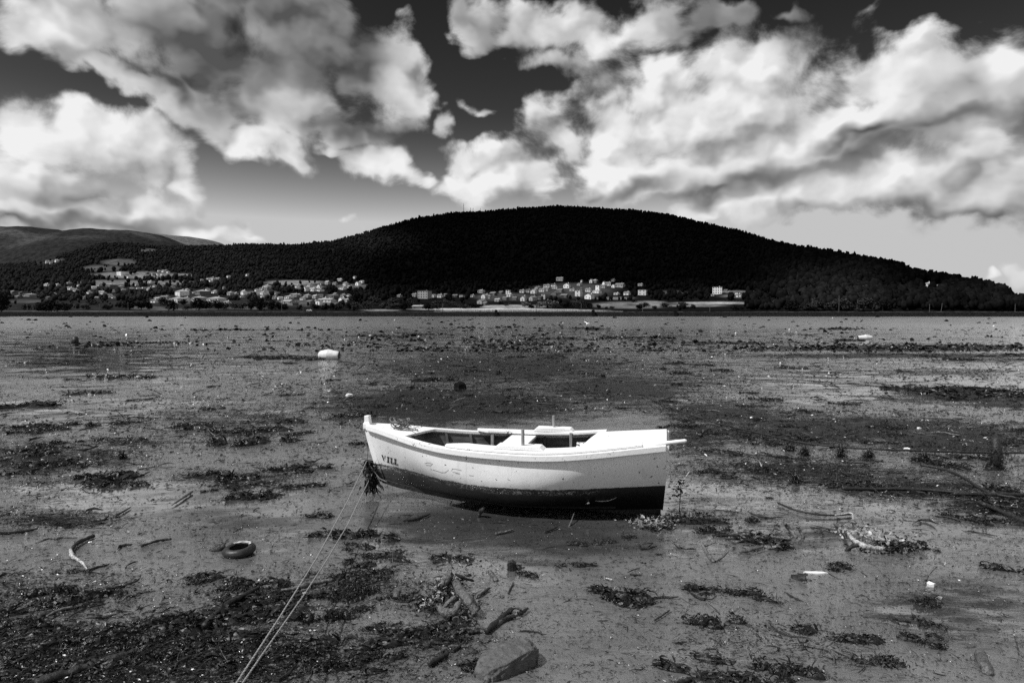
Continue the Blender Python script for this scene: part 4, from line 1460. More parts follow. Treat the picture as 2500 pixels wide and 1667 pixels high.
def tyre():
    root = empty('scooter_tyre', place(585, 1352), R(10))
    root.rotation_euler = (R(2), R(-4), R(12))
    tag(root, 'small black tyre lying flat in shallow water left of the ropes', 'tyre')
    R0, r0 = .128, .043
    prof = []
    for k in range(22):
        a = -2.35 + 4.7 * k / 21
        sq = 1.0 + 0.10 * math.cos(2 * a) ** 2
        prof.append((math.cos(a) * r0 * sq, math.sin(a) * r0 * 1.1))
    V, Fc = [], []
    ns = 90
    for i in range(ns):
        a = 2 * math.pi * i / ns
        for j, (dx, dz) in enumerate(prof):
            groove = 0.0035 if (j % 3 == 0 and 5 < j < 17 and i % 2) else 0
            rr_ = R0 + dx - groove
            V.append((rr_ * math.cos(a), rr_ * math.sin(a), dz + .045))
    n = len(prof)
    for i in range(ns):
        for j in range(n - 1):
            a, b = i * n + j, ((i + 1) % ns) * n + j
            Fc.append((a, b, b + 1, a + 1))
    o = mesh_obj('tread', V, Fc, M['rubber'], root, True)
    md = o.modifiers.new('wall', 'SOLIDIFY'); md.thickness = .006; md.offset = -1
    # film of dried mud along the far sidewall
    V, Fc = [], []
    m_ = 26
    for i in range(m_ + 1):
        u = i / m_
        a = R(5) + R(120) * u
        w0 = R0 - .025; w1 = R0 + (.022 + .010 * math.sin(i * 1.7)) * math.sin(math.pi * min(max(u, .04), .97)) ** .6 - .006
        z0 = .045 + r0 * 1.14; 
        for rr_ in (w0, (w0 + w1) / 2, w1):
            q = (rr_ - R0) / r0
            V.append((rr_ * math.cos(a), rr_ * math.sin(a), .045 + .003 + r0 * 1.1 * math.sqrt(max(1 - q * q * .8, .1)) * 1.04))
    for i in range(m_):
        for j in range(2):
            a = i * 3 + j; Fc.append((a, a + 3, a + 4, a + 1))
    o = mesh_obj('dried_mud_film', V, Fc, M['wood_pale'], root, True)
    md = o.modifiers.new('wall', 'SOLIDIFY'); md.thickness = .004


tyre()


# ------------------------------------------------------------------ buoys
def buoy_mat(T, bs):
    co = T.n('ShaderNodeTexCoord').outputs['Object']
    nz = T.noise(co, 5, 5, .6)
    T.put(bs.inputs['Base Color'], T.grey(T.mr(nz, .35, .65, .50, .66)))
    bs.inputs['Roughness'].default_value = .5


M['buoy'] = mat('weathered_white_buoy', buoy_mat)


def barrel_buoy(px, py, L, Rm, label, flip=1, rz=0.0, ribs=True):
    root = empty('barrel_buoy', place(px, py) , rz)
    tag(root, label, 'buoy', 'white double cone mooring buoys')
    ns = 64
    secs = []
    for i in range(ns + 1):
        u = i / ns
        x = (u - .5) * L
        r_ = Rm * (0.60 + 0.40 * (1 - abs(u - .48) / .52)) if u > 0.02 else Rm * .45
        if u < .10: r_ *= .72 + 2.8 * u
        if u > .95: r_ *= 1 - (u - .95) * 1.5
        if ribs and .34 < u < .86: r_ -= .012 * (0.5 + .5 * math.cos(2 * math.pi * (u - .34) / .052))
        secs.append([Vector((flip * x, r_ * math.cos(a), r_ * math.sin(a) + Rm * .62)) for a in [2 * math.pi * k / 32 for k in range(32)]])
    m = MB(); m.sweep(secs); m.build('float_body', M['buoy'], root, True)
    xe = L * .5 * flip
    m = MB(); m.tube([(xe - .0, 0, Rm * .62), (xe + .02 * flip, 0, Rm * .62)], Rm * .58, 28); m.build('end_cap', M['rubber'], root)
    m = MB()
    m.tube([(xe, 0, Rm * 1.05), (xe + .07 * flip, 0.02, Rm * .95), (xe + .10 * flip, 0, Rm * .62), (xe + .05 * flip, -.03, Rm * .45), (xe + .10 * flip, -.04, Rm * .3), (xe + .17 * flip, -.04, .03)], .022, 8)
    m.build('lashing', M['rope'], root, True)
    return root


barrel_buoy(803, 877, 1.20, .36, 'large white ribbed barrel buoy lying on the mud at the left, beyond the boat', 1, R(-6))
barrel_buoy(2112, 829, 1.50, .30, 'white barrel buoy lying on its side far out at the right', -1, R(4), False)
for (px, py, r_, lb) in ((1022, 823, .15, 'small white round float beyond the barrel buoy, in the middle distance'), (2033, 777, .36, 'white float near the far bank, the brightest of the three at the right'),
                         (2426, 798, .26, 'small white float at the far right of the flat'), (1927, 806, .17, 'tiny white float left of the right hand barrel buoy'),
                         (2177, 849, .13, 'tiny white float among dark weed below the right hand barrel buoy'), (1796, 815, .16, 'tiny white float in the middle distance behind the stern'),
                         (1358, 773, .22, 'tiny white float close under the bank behind the boat') , (2012, 774, .2, 'tiny white float next to the brightest float by the bank')):
    r_ *= .72
    p = place(px, py)
    root = empty('float_ball', p)
    tag(root, lb, 'float')
    m = MB(); n = 12
    secs = [[Vector((r_ * math.sin(math.pi * i / 10 + .02) * math.cos(2 * math.pi * k / n), r_ * math.sin(math.pi * i / 10 + .02) * math.sin(2 * math.pi * k / n), r_ * .8 * (1 - math.cos(math.pi * i / 10)) - .02)) for k in range(n)] for i in range(11)]
    m.sweep(secs); m.build('float_shell', M['white'], root, True)
    m = MB(); m.tube([(0, 0, r_ * 1.55), (0, 0, r_ * 1.8)], r_ * .16, 8); m.build('float_eye', M['white'], root)


# gull gliding low over the flat
def gull():
    D = 92.0
    c = at(1434, 791, D)
    root = empty('seagull', c, 0)
    tag(root, 'white seagull gliding low over the mud with raised wings', 'seagull')
    m = MB()
    m.tube([(-.24, 0, .0), (-.20, 0, .012), (-.08, 0, .03), (.06, 0, .03), (.16, 0, .04), (.21, 0, .045), (.26, 0, .035)], [.01, .03, .06, .065, .04, .038, .008], 10)
    m.build('body', M['white'], root, True)
    for sd in (-1, 1):
        m = MB()
        k = .9 if sd > 0 else .7
        A = [(-.04, 0, .05), (.10, 0, .05), (.14, sd * .25, .14), (.02, sd * .26, .14), (.08, sd * .45, .24 * k + .03), (-.01, sd * .46, .24 * k + .03), (.0, sd * .66, .36 * k)]
        A2 = [(a[0], a[1], a[2] - .012) for a in A]
        m.add(A + A2, [(0, 1, 2, 3), (3, 2, 4, 5), (5, 4, 6), (7, 10, 9, 8), (10, 12, 11, 9), (12, 13, 11), (1, 8, 9, 2), (2, 9, 11, 4), (4, 11, 13, 6), (0, 3, 10, 7), (3, 5, 12, 10), (5, 6, 13, 12)])
        m.build('wing', M['white'], root)
    root.rotation_euler = (R(10), R(-30), R(25))


gull()


# small scraps
def scrap(name, px, py, w, d, h, label, m_=M['white'], seed=1, rz=0.0, cat='litter'):
    g_ = random.Random(seed)
    p = place(px, py)
    n = 9
    top = [Vector((w / 2 * math.cos(2 * math.pi * k / n) * g_.uniform(.7, 1.15), d / 2 * math.sin(2 * math.pi * k / n) * g_.uniform(.7, 1.15), h * g_.uniform(.5, 1.2))) for k in range(n)]
    bot = [Vector((v.x * .9, v.y * .9, -.01)) for v in top]
    m = MB(); m.add(top + bot + [Vector((0, 0, h * 1.3))], [(i, (i + 1) % n, 2 * n) for i in range(n)] + [(i, n + i, n + (i + 1) % n, (i + 1) % n) for i in range(n)])
    o = m.build(name, m_); o.location = p; o.rotation_euler = (0, 0, rz)
    return tag(o, label, cat)


scrap('plastic_scrap', 1992, 1400, .24, .045, .02, 'long narrow white scrap floating at the lower right', rz=-.1, seed=2)
scrap('plastic_scrap', 2272, 1429, .09, .08, .03, 'small crumpled white scrap below the thin leaning stick', seed=4)
scrap('plastic_scrap', 2215, 1100, .14, .10, .05, 'small white triangular scrap on the dark weed at the right', seed=6)
scrap('plastic_scrap', 2292, 1461, .08, .05, .02, 'tiny pale scrap right of and below the crumpled one', M['weed_pale'], seed=7)
scrap('plastic_scrap', 1753, 1029, .10, .07, .04, 'small pale scrap on the old rope behind the stern', M['wood_pale'], seed=8)
scrap('plastic_scrap', 1835, 1022, .09, .07, .04, 'tiny white scrap just above the old rope', M['white'], seed=9)
scrap('plastic_scrap', 2244, 1048, .09, .07, .04, 'tiny white scrap near the upper edge of the right weed bank', M['white'], seed=10)
scrap('plastic_scrap', 1435, 1228, .06, .05, .02, 'tiny white scrap stuck on the mud just under the hull', M['white'], seed=12)
# dark shell-like plate and black shard standing in the water
def plate(px, py, w, d, h, rz, label):
    V, Fc = [], []
    for i in range(9):
        for j in range(7):
            u, v = i / 8 - .5, j / 6 - .5
            ed = 1 - .5 * abs(u) ** 2 * 4 * .6
            V.append((u * w + .01 * math.sin(v * 9), v * d * ed, h * (1 - (2 * v) ** 2) * ed + .012 * math.sin(i * 2.1 + j) + u * .05))
    for i in range(8):
        for j in range(6):
            a_ = i * 7 + j; Fc.append((a_, a_ + 7, a_ + 8, a_ + 1))
    o = mesh_obj('bark_plate', V, Fc, M['wood_dark'], None, True)
    md = o.modifiers.new('thick', 'SOLIDIFY'); md.thickness = .012
    o.location = place(px, py, .01); o.rotation_euler = (R(30), R(-12), rz)
    return tag(o, label, 'bark')


plate(1948, 1412, .22, .11, .03, -.9, 'dark curled plate of bark beside the long white scrap')
scrap('slate_shard', 1250, 1392, .11, .06, .09, 'small black pointed shard standing in the shallow water', M['wood_dark'], seed=13, cat='shard')
plate(530, 1343, .20, .10, .04, .3, 'crumpled dark bark lying against the left side of the tyre')

# peeled branch at the right
root = empty('peeled_branch', place(2130, 1350))
tag(root, 'big peeled pale branch with weed on its right end, at the right', 'branch')
for pxs, rad, zs, nm, m_ in (([(2036, 1278), (2052, 1288), (2072, 1303)], [.012, .022, .03], [.0, .03, .08], 'bare_tip', M['wood']),
                         ([(2070, 1300), (2082, 1316), (2105, 1330), (2130, 1336), (2160, 1339)], [.02, .030, .036, .032, .026], [.08, .11, .09, .08, .06], 'limb', M['wood_pale']),
                         ([(2066, 1344), (2078, 1334), (2096, 1328)], [.02, .028, .03], [.0, .05, .09], 'limb', M['wood_dark']),
                         ([(2106, 1318), (2108, 1306), (2118, 1303)], [.006, .006, .004], [.14, .22, .24], 'twig', M['wood'])):
    o, _ = bent_stick(nm, pxs, rad, m_, None, zs=zs, n=12)
    o.parent = root; o.matrix_parent_inverse = Matrix.Translation(-root.location)
parts = [blades(90, tuple(place(x, y, .05)), (.10, .06, .03), .03, .09, .010, .028, seed=100 + i) for i, (x, y) in enumerate([(2175, 1343), (2200, 1345), (2150, 1346), (2215, 1340)])]
V, Fq = merge(parts)
o = np_mesh('caught_weed', V, Fq, M['weed'], root); o['kind'] = 'stuff'; o.matrix_parent_inverse = Matrix.Translation(-root.location)
parts = [blades(26, tuple(place(x, y, .10)), (.10, .04, .04), .03, .09, .015, .04, seed=120 + i) for i, (x, y) in enumerate([(2090, 1318), (2175, 1343), (2105, 1328)])]
V, Fq = merge(parts)
o = np_mesh('caught_weed', V, Fq, M['weed_pale'], root); o['kind'] = 'stuff'; o.matrix_parent_inverse = Matrix.Translation(-root.location)


# weed covered stumps standing in the weed
def weedy_stake(px, py, h, w, label, m_=M['weed'], drop=True):
    h *= .62 if h < .6 else .85
    w *= .8
    p = place(px, py)
    root = empty('weedy_stake', p)
    tag(root, label, 'stake')
    m = MB(); m.tube([(0, 0, -.05), (.02, 0, h * .5), (.0, .02, h)], [w * .3, w * .26, w * .2], 8); m.build('stake', M['wood_dark'], root, True)
    g_ = np.random.default_rng(int(px))
    n = 420
    c = np.stack([g_.normal(0, w * .38, n), g_.normal(0, w * .3, n), g_.uniform(0.02, h, n) * g_.uniform(.3, 1, n)], -1)
    V, Fq = merge([blades(0, c, 0, (.02 + .04 * w), (.045 + .12 * w), .006, .018, up=-.1, seed=int(px), hang=True), lump((0, 0, 0), w * .5, w * .35, h * .22, 12, 8, .35, int(px))])
    V[:, 2] = np.maximum(V[:, 2], 0)
    tag(np_mesh('weed_beard', V, Fq, m_, root), kind='stuff')
    return root


for px, py, h, w, lb in ((1928, 1100, .22, .20, 'low dark weedy stump right behind the stern, leftmost of its row'), (1963, 1113, .34, .16, 'narrow dark weedy stump second in the row behind the stern'),
                         (2053, 1116, .40, .16, 'tall dark weedy stake in the middle of the row at the right'), (2120, 1118, .30, .16, 'dark weedy stump in the row below the old rope'),
                         (2256, 1124, .26, .14, 'small dark weedy stump right of the white triangular scrap'), (2430, 1145, .62, .42, 'large black bushy clump of weed on a stake near the right edge'),
                         (1942, 1180, .28, .10, 'short black upright stump in the weed right of the stern'), (1217, 912, .30, .22, 'dark weedy stump standing beyond the middle of the boat'),
                         (1618, 903, .30, .3, 'dark weedy lump standing beyond the stern'), (1472, 921, .30, .2, 'dark weedy stump beside the thin grey stick beyond the boat'),
                         (298, 1121, .26, .10, 'narrow dark weedy stump on the left mud'), (220, 1040, .18, .12, 'small dark weedy stump far out on the left mud'),
                         (183, 841, .75, 1.3, 'big dark heap of weed and twigs far out at the left')):
    weedy_stake(px, py, h, w, lb)


# leafy sprig by the stern
def sprig(px, py, h, label, seed=3):
    p = place(px, py)
    root = empty('leafy_sprig', p)
    tag(root, label, 'plant')
    m = MB(); top = Vector((.02, 0, h)); m.tube([(0, 0, -.02), (.015, 0, h * .5), top], [.006, .005, .003], 6); m.build('stem', M['wood_dark'], root)
    g_ = np.random.default_rng(seed)
    n = 46
    c = np.stack([g_.normal(0, .05, n), g_.normal(0, .05, n), g_.uniform(h * .45, h * 1.05, n)], -1)
    V, Fq = blades(0, c, 0, .04, .09, .012, .03, up=.4, seed=seed, hang=True)
    np_mesh('leaf', V, Fq, M['weed'], root)


sprig(1658, 1250, .42, 'thin upright leafy sprig standing just right of the stern')
sprig(607, 1075, .2, 'little upright sprig on the left mud', 5)


# thin white curved stick leaning on the bottom of the hull, and a crumb of foam beside it
def on_hull(px, py, off=.012):
    s_, t_ = boat_from_px(px, py)
    return boat_w(hull_off(s_, t_, off))


m = MB(); m.tube([on_hull(x, y) for x, y in ((1452, 1220), (1468, 1221), (1484, 1220), (1496, 1216), (1505, 1211))], [.004, .006, .006, .005, .003], 6)
tag(m.build('thin_stick', M['wood_pale'], None, True), 'thin white curved stick resting against the dark bottom of the boat', 'stick')
m = MB(); m.tube([on_hull(1432, 1226, .02), on_hull(1437, 1223, .02)], [.010, .014], 7)
tag(m.build('foam_crumb', M['white'], None, True), 'tiny white crumb stuck to the bottom of the boat', 'crumb')

# ------------------------------------------------------------------ weed clumps, sticks and litter spread over the flat
def clump_mesh(k):
    g_ = np.random.default_rng(500 + k)
    rx, ry, h = 0.30 * g_.uniform(.8, 1.2), 0.16 * g_.uniform(.7, 1.3), 0.050 * g_.uniform(.6, 1.3)
    n = 260
    a = g_.uniform(0, 2 * np.pi, n); r_ = g_.uniform(0, 1, n) ** .6
    # broken outline: several sub heaps
    cx = g_.normal(0, rx * .6, 6); cy = g_.normal(0, ry * .7, 6)
    j = g_.integers(0, 6, n)
    c = np.stack([cx[j] + r_ * np.cos(a) * rx * .5, cy[j] + r_ * np.sin(a) * ry * .5, g_.uniform(-.01, h, n)], -1)
    parts = [blades(0, c, 0, .03, .10, .008, .026, up=.25, seed=600 + k, nseg=3)]
    for q in range(6):
        parts.append(lump((cx[q], cy[q], 0), rx * .42, ry * .42, h * g_.uniform(.5, .9), 9, 4, .35, 700 + k * 7 + q))
    V, Fq = merge(parts)
    V[:, 2] = np.maximum(V[:, 2], -.02)
    o = np_mesh('seaweed_clump', V, Fq, M['weed'])
    me = o.data
    bpy.data.objects.remove(o)
    return me


clumps = [clump_mesh(k) for k in range(10)]


def twig_mesh(k):
    g_ = random.Random(900 + k)
    L = 1.0
    m = MB()
    n = 7
    bend = g_.uniform(-.12, .12)
    pts = [(-.5 + i / (n - 1), bend * math.sin(math.pi * i / (n - 1)) + g_.uniform(-.012, .012), .012 + g_.uniform(-.006, .012)) for i in range(n)]
    rs = [.010 * g_.uniform(.6, 1.3) for _ in range(n)]; rs[0] *= .3; rs[-1] *= .35
    m.tube(pts, rs, 6)
    if k % 3 == 0:
        i = g_.randint(2, 4); p = Vector(pts[i])
        m.tube([p, p + Vector((.12, .08 * g_.choice([-1, 1]), .03)), p + Vector((.2, .14 * g_.choice([-1, 1]), .08))], [.006, .005, .002], 5)
    o = m.build('twig', None); me = o.data
    bpy.data.objects.remove(o)
    me.materials.append(M['wood_dark'] if k % 4 else M['wood'])
    return me


twigs = [twig_mesh(k) for k in range(10)]


def sample_px(n, floor, ymin, ymax, seed, power=1.0, xlim=(-60, 2560)):
    g_ = np.random.default_rng(seed)
    out = []
    tot = 0
    while tot < n:
        x = g_.uniform(xlim[0], xlim[1], n * 3); y = g_.uniform(ymin, ymax, n * 3)
        w = weed_px(x, y) ** power
        brk = .55 * fbm(x / 60.0, y / 15.0, 4, seed) + .45 * fbm(x / 20.0, y / 8.0, 3, seed + 5)
        w = w * np.clip((brk - .34) * 3.4, 0.04, 1) + floor * np.clip((brk - .36) * 4, 0.1, 1)
        keep = g_.uniform(0, 1, n * 3) < w
        # not inside the boat
        bx = (x - 905) / 715.0
        inb = (bx > -.02) & (bx < 1.02) & (y > 1010) & (y < 1150 + 105 * np.clip(bx * 1.6, 0, 1))
        keep &= ~inb
        xy = np.stack([x[keep], y[keep]], -1)
        out.append(xy); tot += len(xy)
    return np.concatenate(out)[:n]


def zone(px, py):
    if py < 900: return 'far out'
    if py < 1010: return 'beyond the boat'
    if py < 1260:
        return 'left of the boat' if px < 930 else ('right of the boat' if px > 1560 else 'by the boat')
    if py < 1420:
        return 'on near left mud' if px < 850 else ('on near right mud' if px > 1600 else 'in front of the boat')
    return 'at the lower left' if px < 850 else ('at the lower right' if px > 1500 else 'at bottom centre')


gs_ = random.Random(77)
HAND = [(55, 992, 2.2), (232, 960, 1.5), (290, 922, 1.7), (62, 1045, 1.6), (110, 1085, 1.2), (125, 1095, 1.4), (240, 1175, 1.8), (205, 1168, 1.0), (300, 1035, 1.1), (585, 1078, 1.8), (470, 1045, 1.5),
        (700, 1030, 1.9), (620, 1055, 1.6), (690, 1150, 1.5), (590, 1170, 1.7), (700, 1190, 1.2), (1590, 1282, 1.35), (1625, 1278, 1.2), (1690, 1276, 1.3), (835, 1310, .9), (870, 1338, .7), (1100, 1535, 1.3), (1045, 1540, 1.2),
        (870, 1455, .8), (1110, 1365, .8), (970, 1360, 1.1), (1570, 1473, 1.0), (1470, 1448, .8), (1418, 1382, .5), (1290, 1393, .6), (630, 1440, 1.3), (690, 1475, 1.3), (560, 1500, 1.6), (520, 1530, 1.8),
        (780, 1513, 1.2), (840, 1500, 1.0), (2040, 1380, .9), (1700, 1440, .8), (1725, 1520, 1.0), (2040, 1545, .8), (2255, 1560, .7), (2165, 1617, .8), (1930, 1640, 1.0), (1790, 1655, 1.3), (2470, 1395, 1.1),
        (1850, 1455, 1.0), (2280, 1480, .8), (1880, 1330, 1.6), (2360, 955, 3.2), (2430, 975, 3.0), (2310, 962, 2.6), (1440, 803, 2.0), (1540, 826, 2.0), (1290, 843, 2.0), (2080, 832, 1.5), (600, 873, 1.6), (640, 874, 1.6), (680, 875, 1.6), (720, 876, 1.6), (755, 877, 1.6)]
cl = [(x, y, s) for x, y, s in HAND]
for x, y in sample_px(220, .045, 800, 1640, 31, .8): cl.append((x, y, None))
CL = []
for i, (x, y, s) in enumerate(cl):
    p = place(x, y, 0)
    o = bpy.data.objects.new('seaweed_clump', clumps[i % 10]); C.objects.link(o)
    if s is None:
        s = gs_.uniform(.22, 1.0) ** 1.2 * (0.60 + p.y / 20.0) * (.55 if y > 1300 and x > 900 else 1.0)
    else:
        s = s * (0.55 + p.y / 40.0)
    o.location = p
    view = math.atan2(p.x, p.y)
    o.rotation_euler = (0, 0, -view * .8 + gs_.gauss(0, .22) + (math.pi if gs_.random() < .5 else 0))
    o.scale = (s * gs_.uniform(.8, 1.5), s * gs_.uniform(.7, 1.1), s ** .7 * gs_.uniform(.8, 1.4))
    z = zone(x, y)
    CL.append((o, x, y, s, z))
# the bleached clump right of the stern
for i, (x, y, s) in enumerate(((1583, 1280, 1.0), (1600, 1285, .7), (1612, 1276, .8))):
    p = place(x, y, .02)
    cc = np.array([tuple(p)]) + np.random.default_rng(i).normal(0, 1, (90, 3)) * (.10, .06, .02)
    V, Fq = blades(0, cc, 0, .04, .11, .008, .02, up=.5, seed=i + 40)
    o = np_mesh('bleached_weed', V, Fq, M['weed_pale'])
    tag(o, ['bleached pale seaweed tuft below the stern, leftmost of three', 'bleached pale seaweed tuft below the stern, lowest of three', 'bleached pale seaweed tuft below the stern, rightmost of three'][i], 'seaweed')

tw = sample_px(240, .10, 800, 1655, 57, .7)
ST = []
for i, (x, y) in enumerate(tw):
    p = place(x, y, 0)
    o = bpy.data.objects.new('loose_stick', twigs[i % 10]); C.objects.link(o)
    L = gs_.uniform(.10, .42) * (0.5 + p.y / 14.0)
    o.location = p
    view = math.atan2(p.x, p.y)
    o.rotation_euler = (0, gs_.gauss(0, .05), -view * .9 + gs_.gauss(0, .35) + (.35 if x < 1250 else -.2))
    tk = gs_.uniform(.5, 1.6) * (0.6 + p.y / 16.0) 
    o.scale = (L, L * .9 + .1, 1.0 * tk)
    o.scale = (L, tk, tk)
    z = zone(x, y)
    ST.append((o, x, y, L, z))


NUM = ['first', 'second', 'third', 'fourth', 'fifth', 'sixth', 'seventh', 'eighth', 'ninth', 'tenth', 'eleventh', 'twelfth']


def label_rows(lst, what, cat, grp):
    """every one gets its own label: look, place, and its order from the left within a strip of the flat"""
    by = {}
    for rec in lst: by.setdefault(rec[4], []).append(rec)
    for z, recs in by.items():
        recs.sort(key=lambda r_: r_[2])
        nrow = max(1, math.ceil(len(recs) / 10))
        per = math.ceil(len(recs) / nrow)
        med = sorted(r_[3] for r_ in recs)[len(recs) // 2]
        for k in range(nrow):
            row = sorted(recs[k * per:(k + 1) * per], key=lambda r_: r_[1])
            for j, (o, x, y, s, zz) in enumerate(row):
                size = 'large' if s > med * 1.3 else ('small' if s < med * .75 else 'medium')
                rw = '' if nrow == 1 else ', %s strip down' % NUM[k]
                tag(o, '%s %s %s%s, %s from left' % (size, what, z, rw, NUM[j]), cat, grp)


label_rows(CL, 'dark seaweed clump', 'seaweed', 'seaweed clumps strewn over the flat')
label_rows(ST, 'thin loose stick', 'stick', 'loose sticks strewn over the flat')


def litter(name, n, floor, ymin, ymax, seed, lpx, wr, m_, label, power=1.0, up=.12, nseg=3, align=.7, xlim=(-60, 2560)):
    xy = sample_px(n, floor, ymin, ymax, seed, power, xlim)
    d = np.stack([(xy[:, 0] - 1250) / F, -(xy[:, 1] - 833.5) / F], -1)
    dy = math.cos(TH) + d[:, 1] * math.sin(TH); dz = -math.sin(TH) + d[:, 1] * math.cos(TH)
    t = -H / dz
    X = d[:, 0] * t; Y = dy * t
    Z = mud_z(X, Y)
    g_ = np.random.default_rng(seed + 1)
    L = g_.uniform(lpx[0], lpx[1], n) ** 1.0 * Y / F
    W = L * g_.uniform(wr[0], wr[1], n)
    N = n
    az = g_.normal(0, 1.2 * (1 - align) + .35, N) - np.arctan2(X, Y) * .9 + np.where(g_.uniform(0, 1, N) < .5, np.pi, 0) + np.where(g_.uniform(0, 1, N) < (1 - align), g_.uniform(0, 6.3, N), 0)
    el = np.clip(g_.normal(up, .25, N), -.1, 1.2)
    roll = g_.normal(0, .8, N)
    p = np.stack([X, Y, Z + g_.uniform(0, .012, N)], -1)
    V = np.zeros((N, (nseg + 1) * 2, 3))
    prof = np.sin(np.linspace(.15, .95, nseg + 1) * np.pi)
    cu = g_.normal(0, .7, N)
    for k in range(nseg + 1):
        dd = np.stack([np.cos(az) * np.cos(el), np.sin(az) * np.cos(el), np.sin(el)], -1)
        side = np.stack([-np.sin(az), np.cos(az), np.zeros(N)], -1)
        upv = np.cross(dd, side) * -1
        s_ = side * np.cos(roll)[:, None] + upv * np.sin(roll)[:, None]
        V[:, 2 * k] = p - s_ * (W * prof[k] / 2)[:, None]
        V[:, 2 * k + 1] = p + s_ * (W * prof[k] / 2)[:, None]
        p = p + dd * (L / nseg)[:, None]
        az = az + cu / nseg; el = el - g_.uniform(.1, .8, N) / nseg; roll = roll + g_.normal(0, .4, N)
    zmin = np.repeat(Z[:, None], (nseg + 1) * 2, 1) - .004
    V[..., 2] = np.maximum(V[..., 2], zmin)
    base = (np.arange(N) * (nseg + 1) * 2)[:, None, None]
    q = np.array([[2 * k, 2 * k + 1, 2 * k + 3, 2 * k + 2] for k in range(nseg)])[None]
    o = np_mesh(name, V.reshape(-1, 3), (base + q).reshape(-1, 4), m_)
    tag(o, label, None, None, 'stuff')


litter('weed_litter', 120000, .10, 800, 1668, 201, (2, 11), (.08, .30), M['litter'], 'dark wet weed and leaf litter strewn over the mud', .85)
litter('leaf_litter', 7500, .002, 1380, 1690, 231, (5, 17), (.14, .4), M['litter'], 'dense dark wet leaves covering the near mud', 1.4, up=.25, align=.3)
litter('reed_litter', 10000, .08, 850, 1668, 203, (10, 44), (.03, .08), M['wood_dark'], 'thin dark reed stems strewn over the mud', .8, up=.03, align=.85)
litter('pale_litter', 700, .012, 880, 1668, 205, (3, 10), (.15, .4), M['litter_pale'], 'pale dry leaf scraps among the weed', 1.6, up=.5, align=.2)
litter('mud_crumbs', 52000, .45, 778, 1668, 209, (1.2, 4.5), (.6, 1.0), M['weed'], 'small dark crumbs of weed on the wet mud', .8, up=.3, nseg=1, align=.2)
litter('far_weed', 4500, .010, 774, 860, 207, (4, 13), (.5, 1.0), M['weed'], 'dark low weed patches far out on the flat', 1.0, up=.02, align=.95)

# ------------------------------------------------------------------ houses beyond the flat
def wallmat(name, c, lo=.8):
    return simple(name, c * lo, c, 0.6, 0.9, spec=0.1)


WALLS = [wallmat('white_render', .80), wallmat('cream_render', .55), wallmat('grey_render', .30), wallmat('stone_wall', .14), wallmat('dark_brick', .07)]
ROOFS = [simple('clay_tiles', .10, .18, 1.5, .9, spec=.1), simple('pale_tiles', .22, .34, 1.5, .9, spec=.1), simple('dark_slates', .03, .06, 1.5, .8, spec=.2)]
M['glassdark'] = simple('dark_window', .01, .02, 3, .3, spec=.4)
M['garage'] = simple('garage_door', .10, .16, 3, .7)

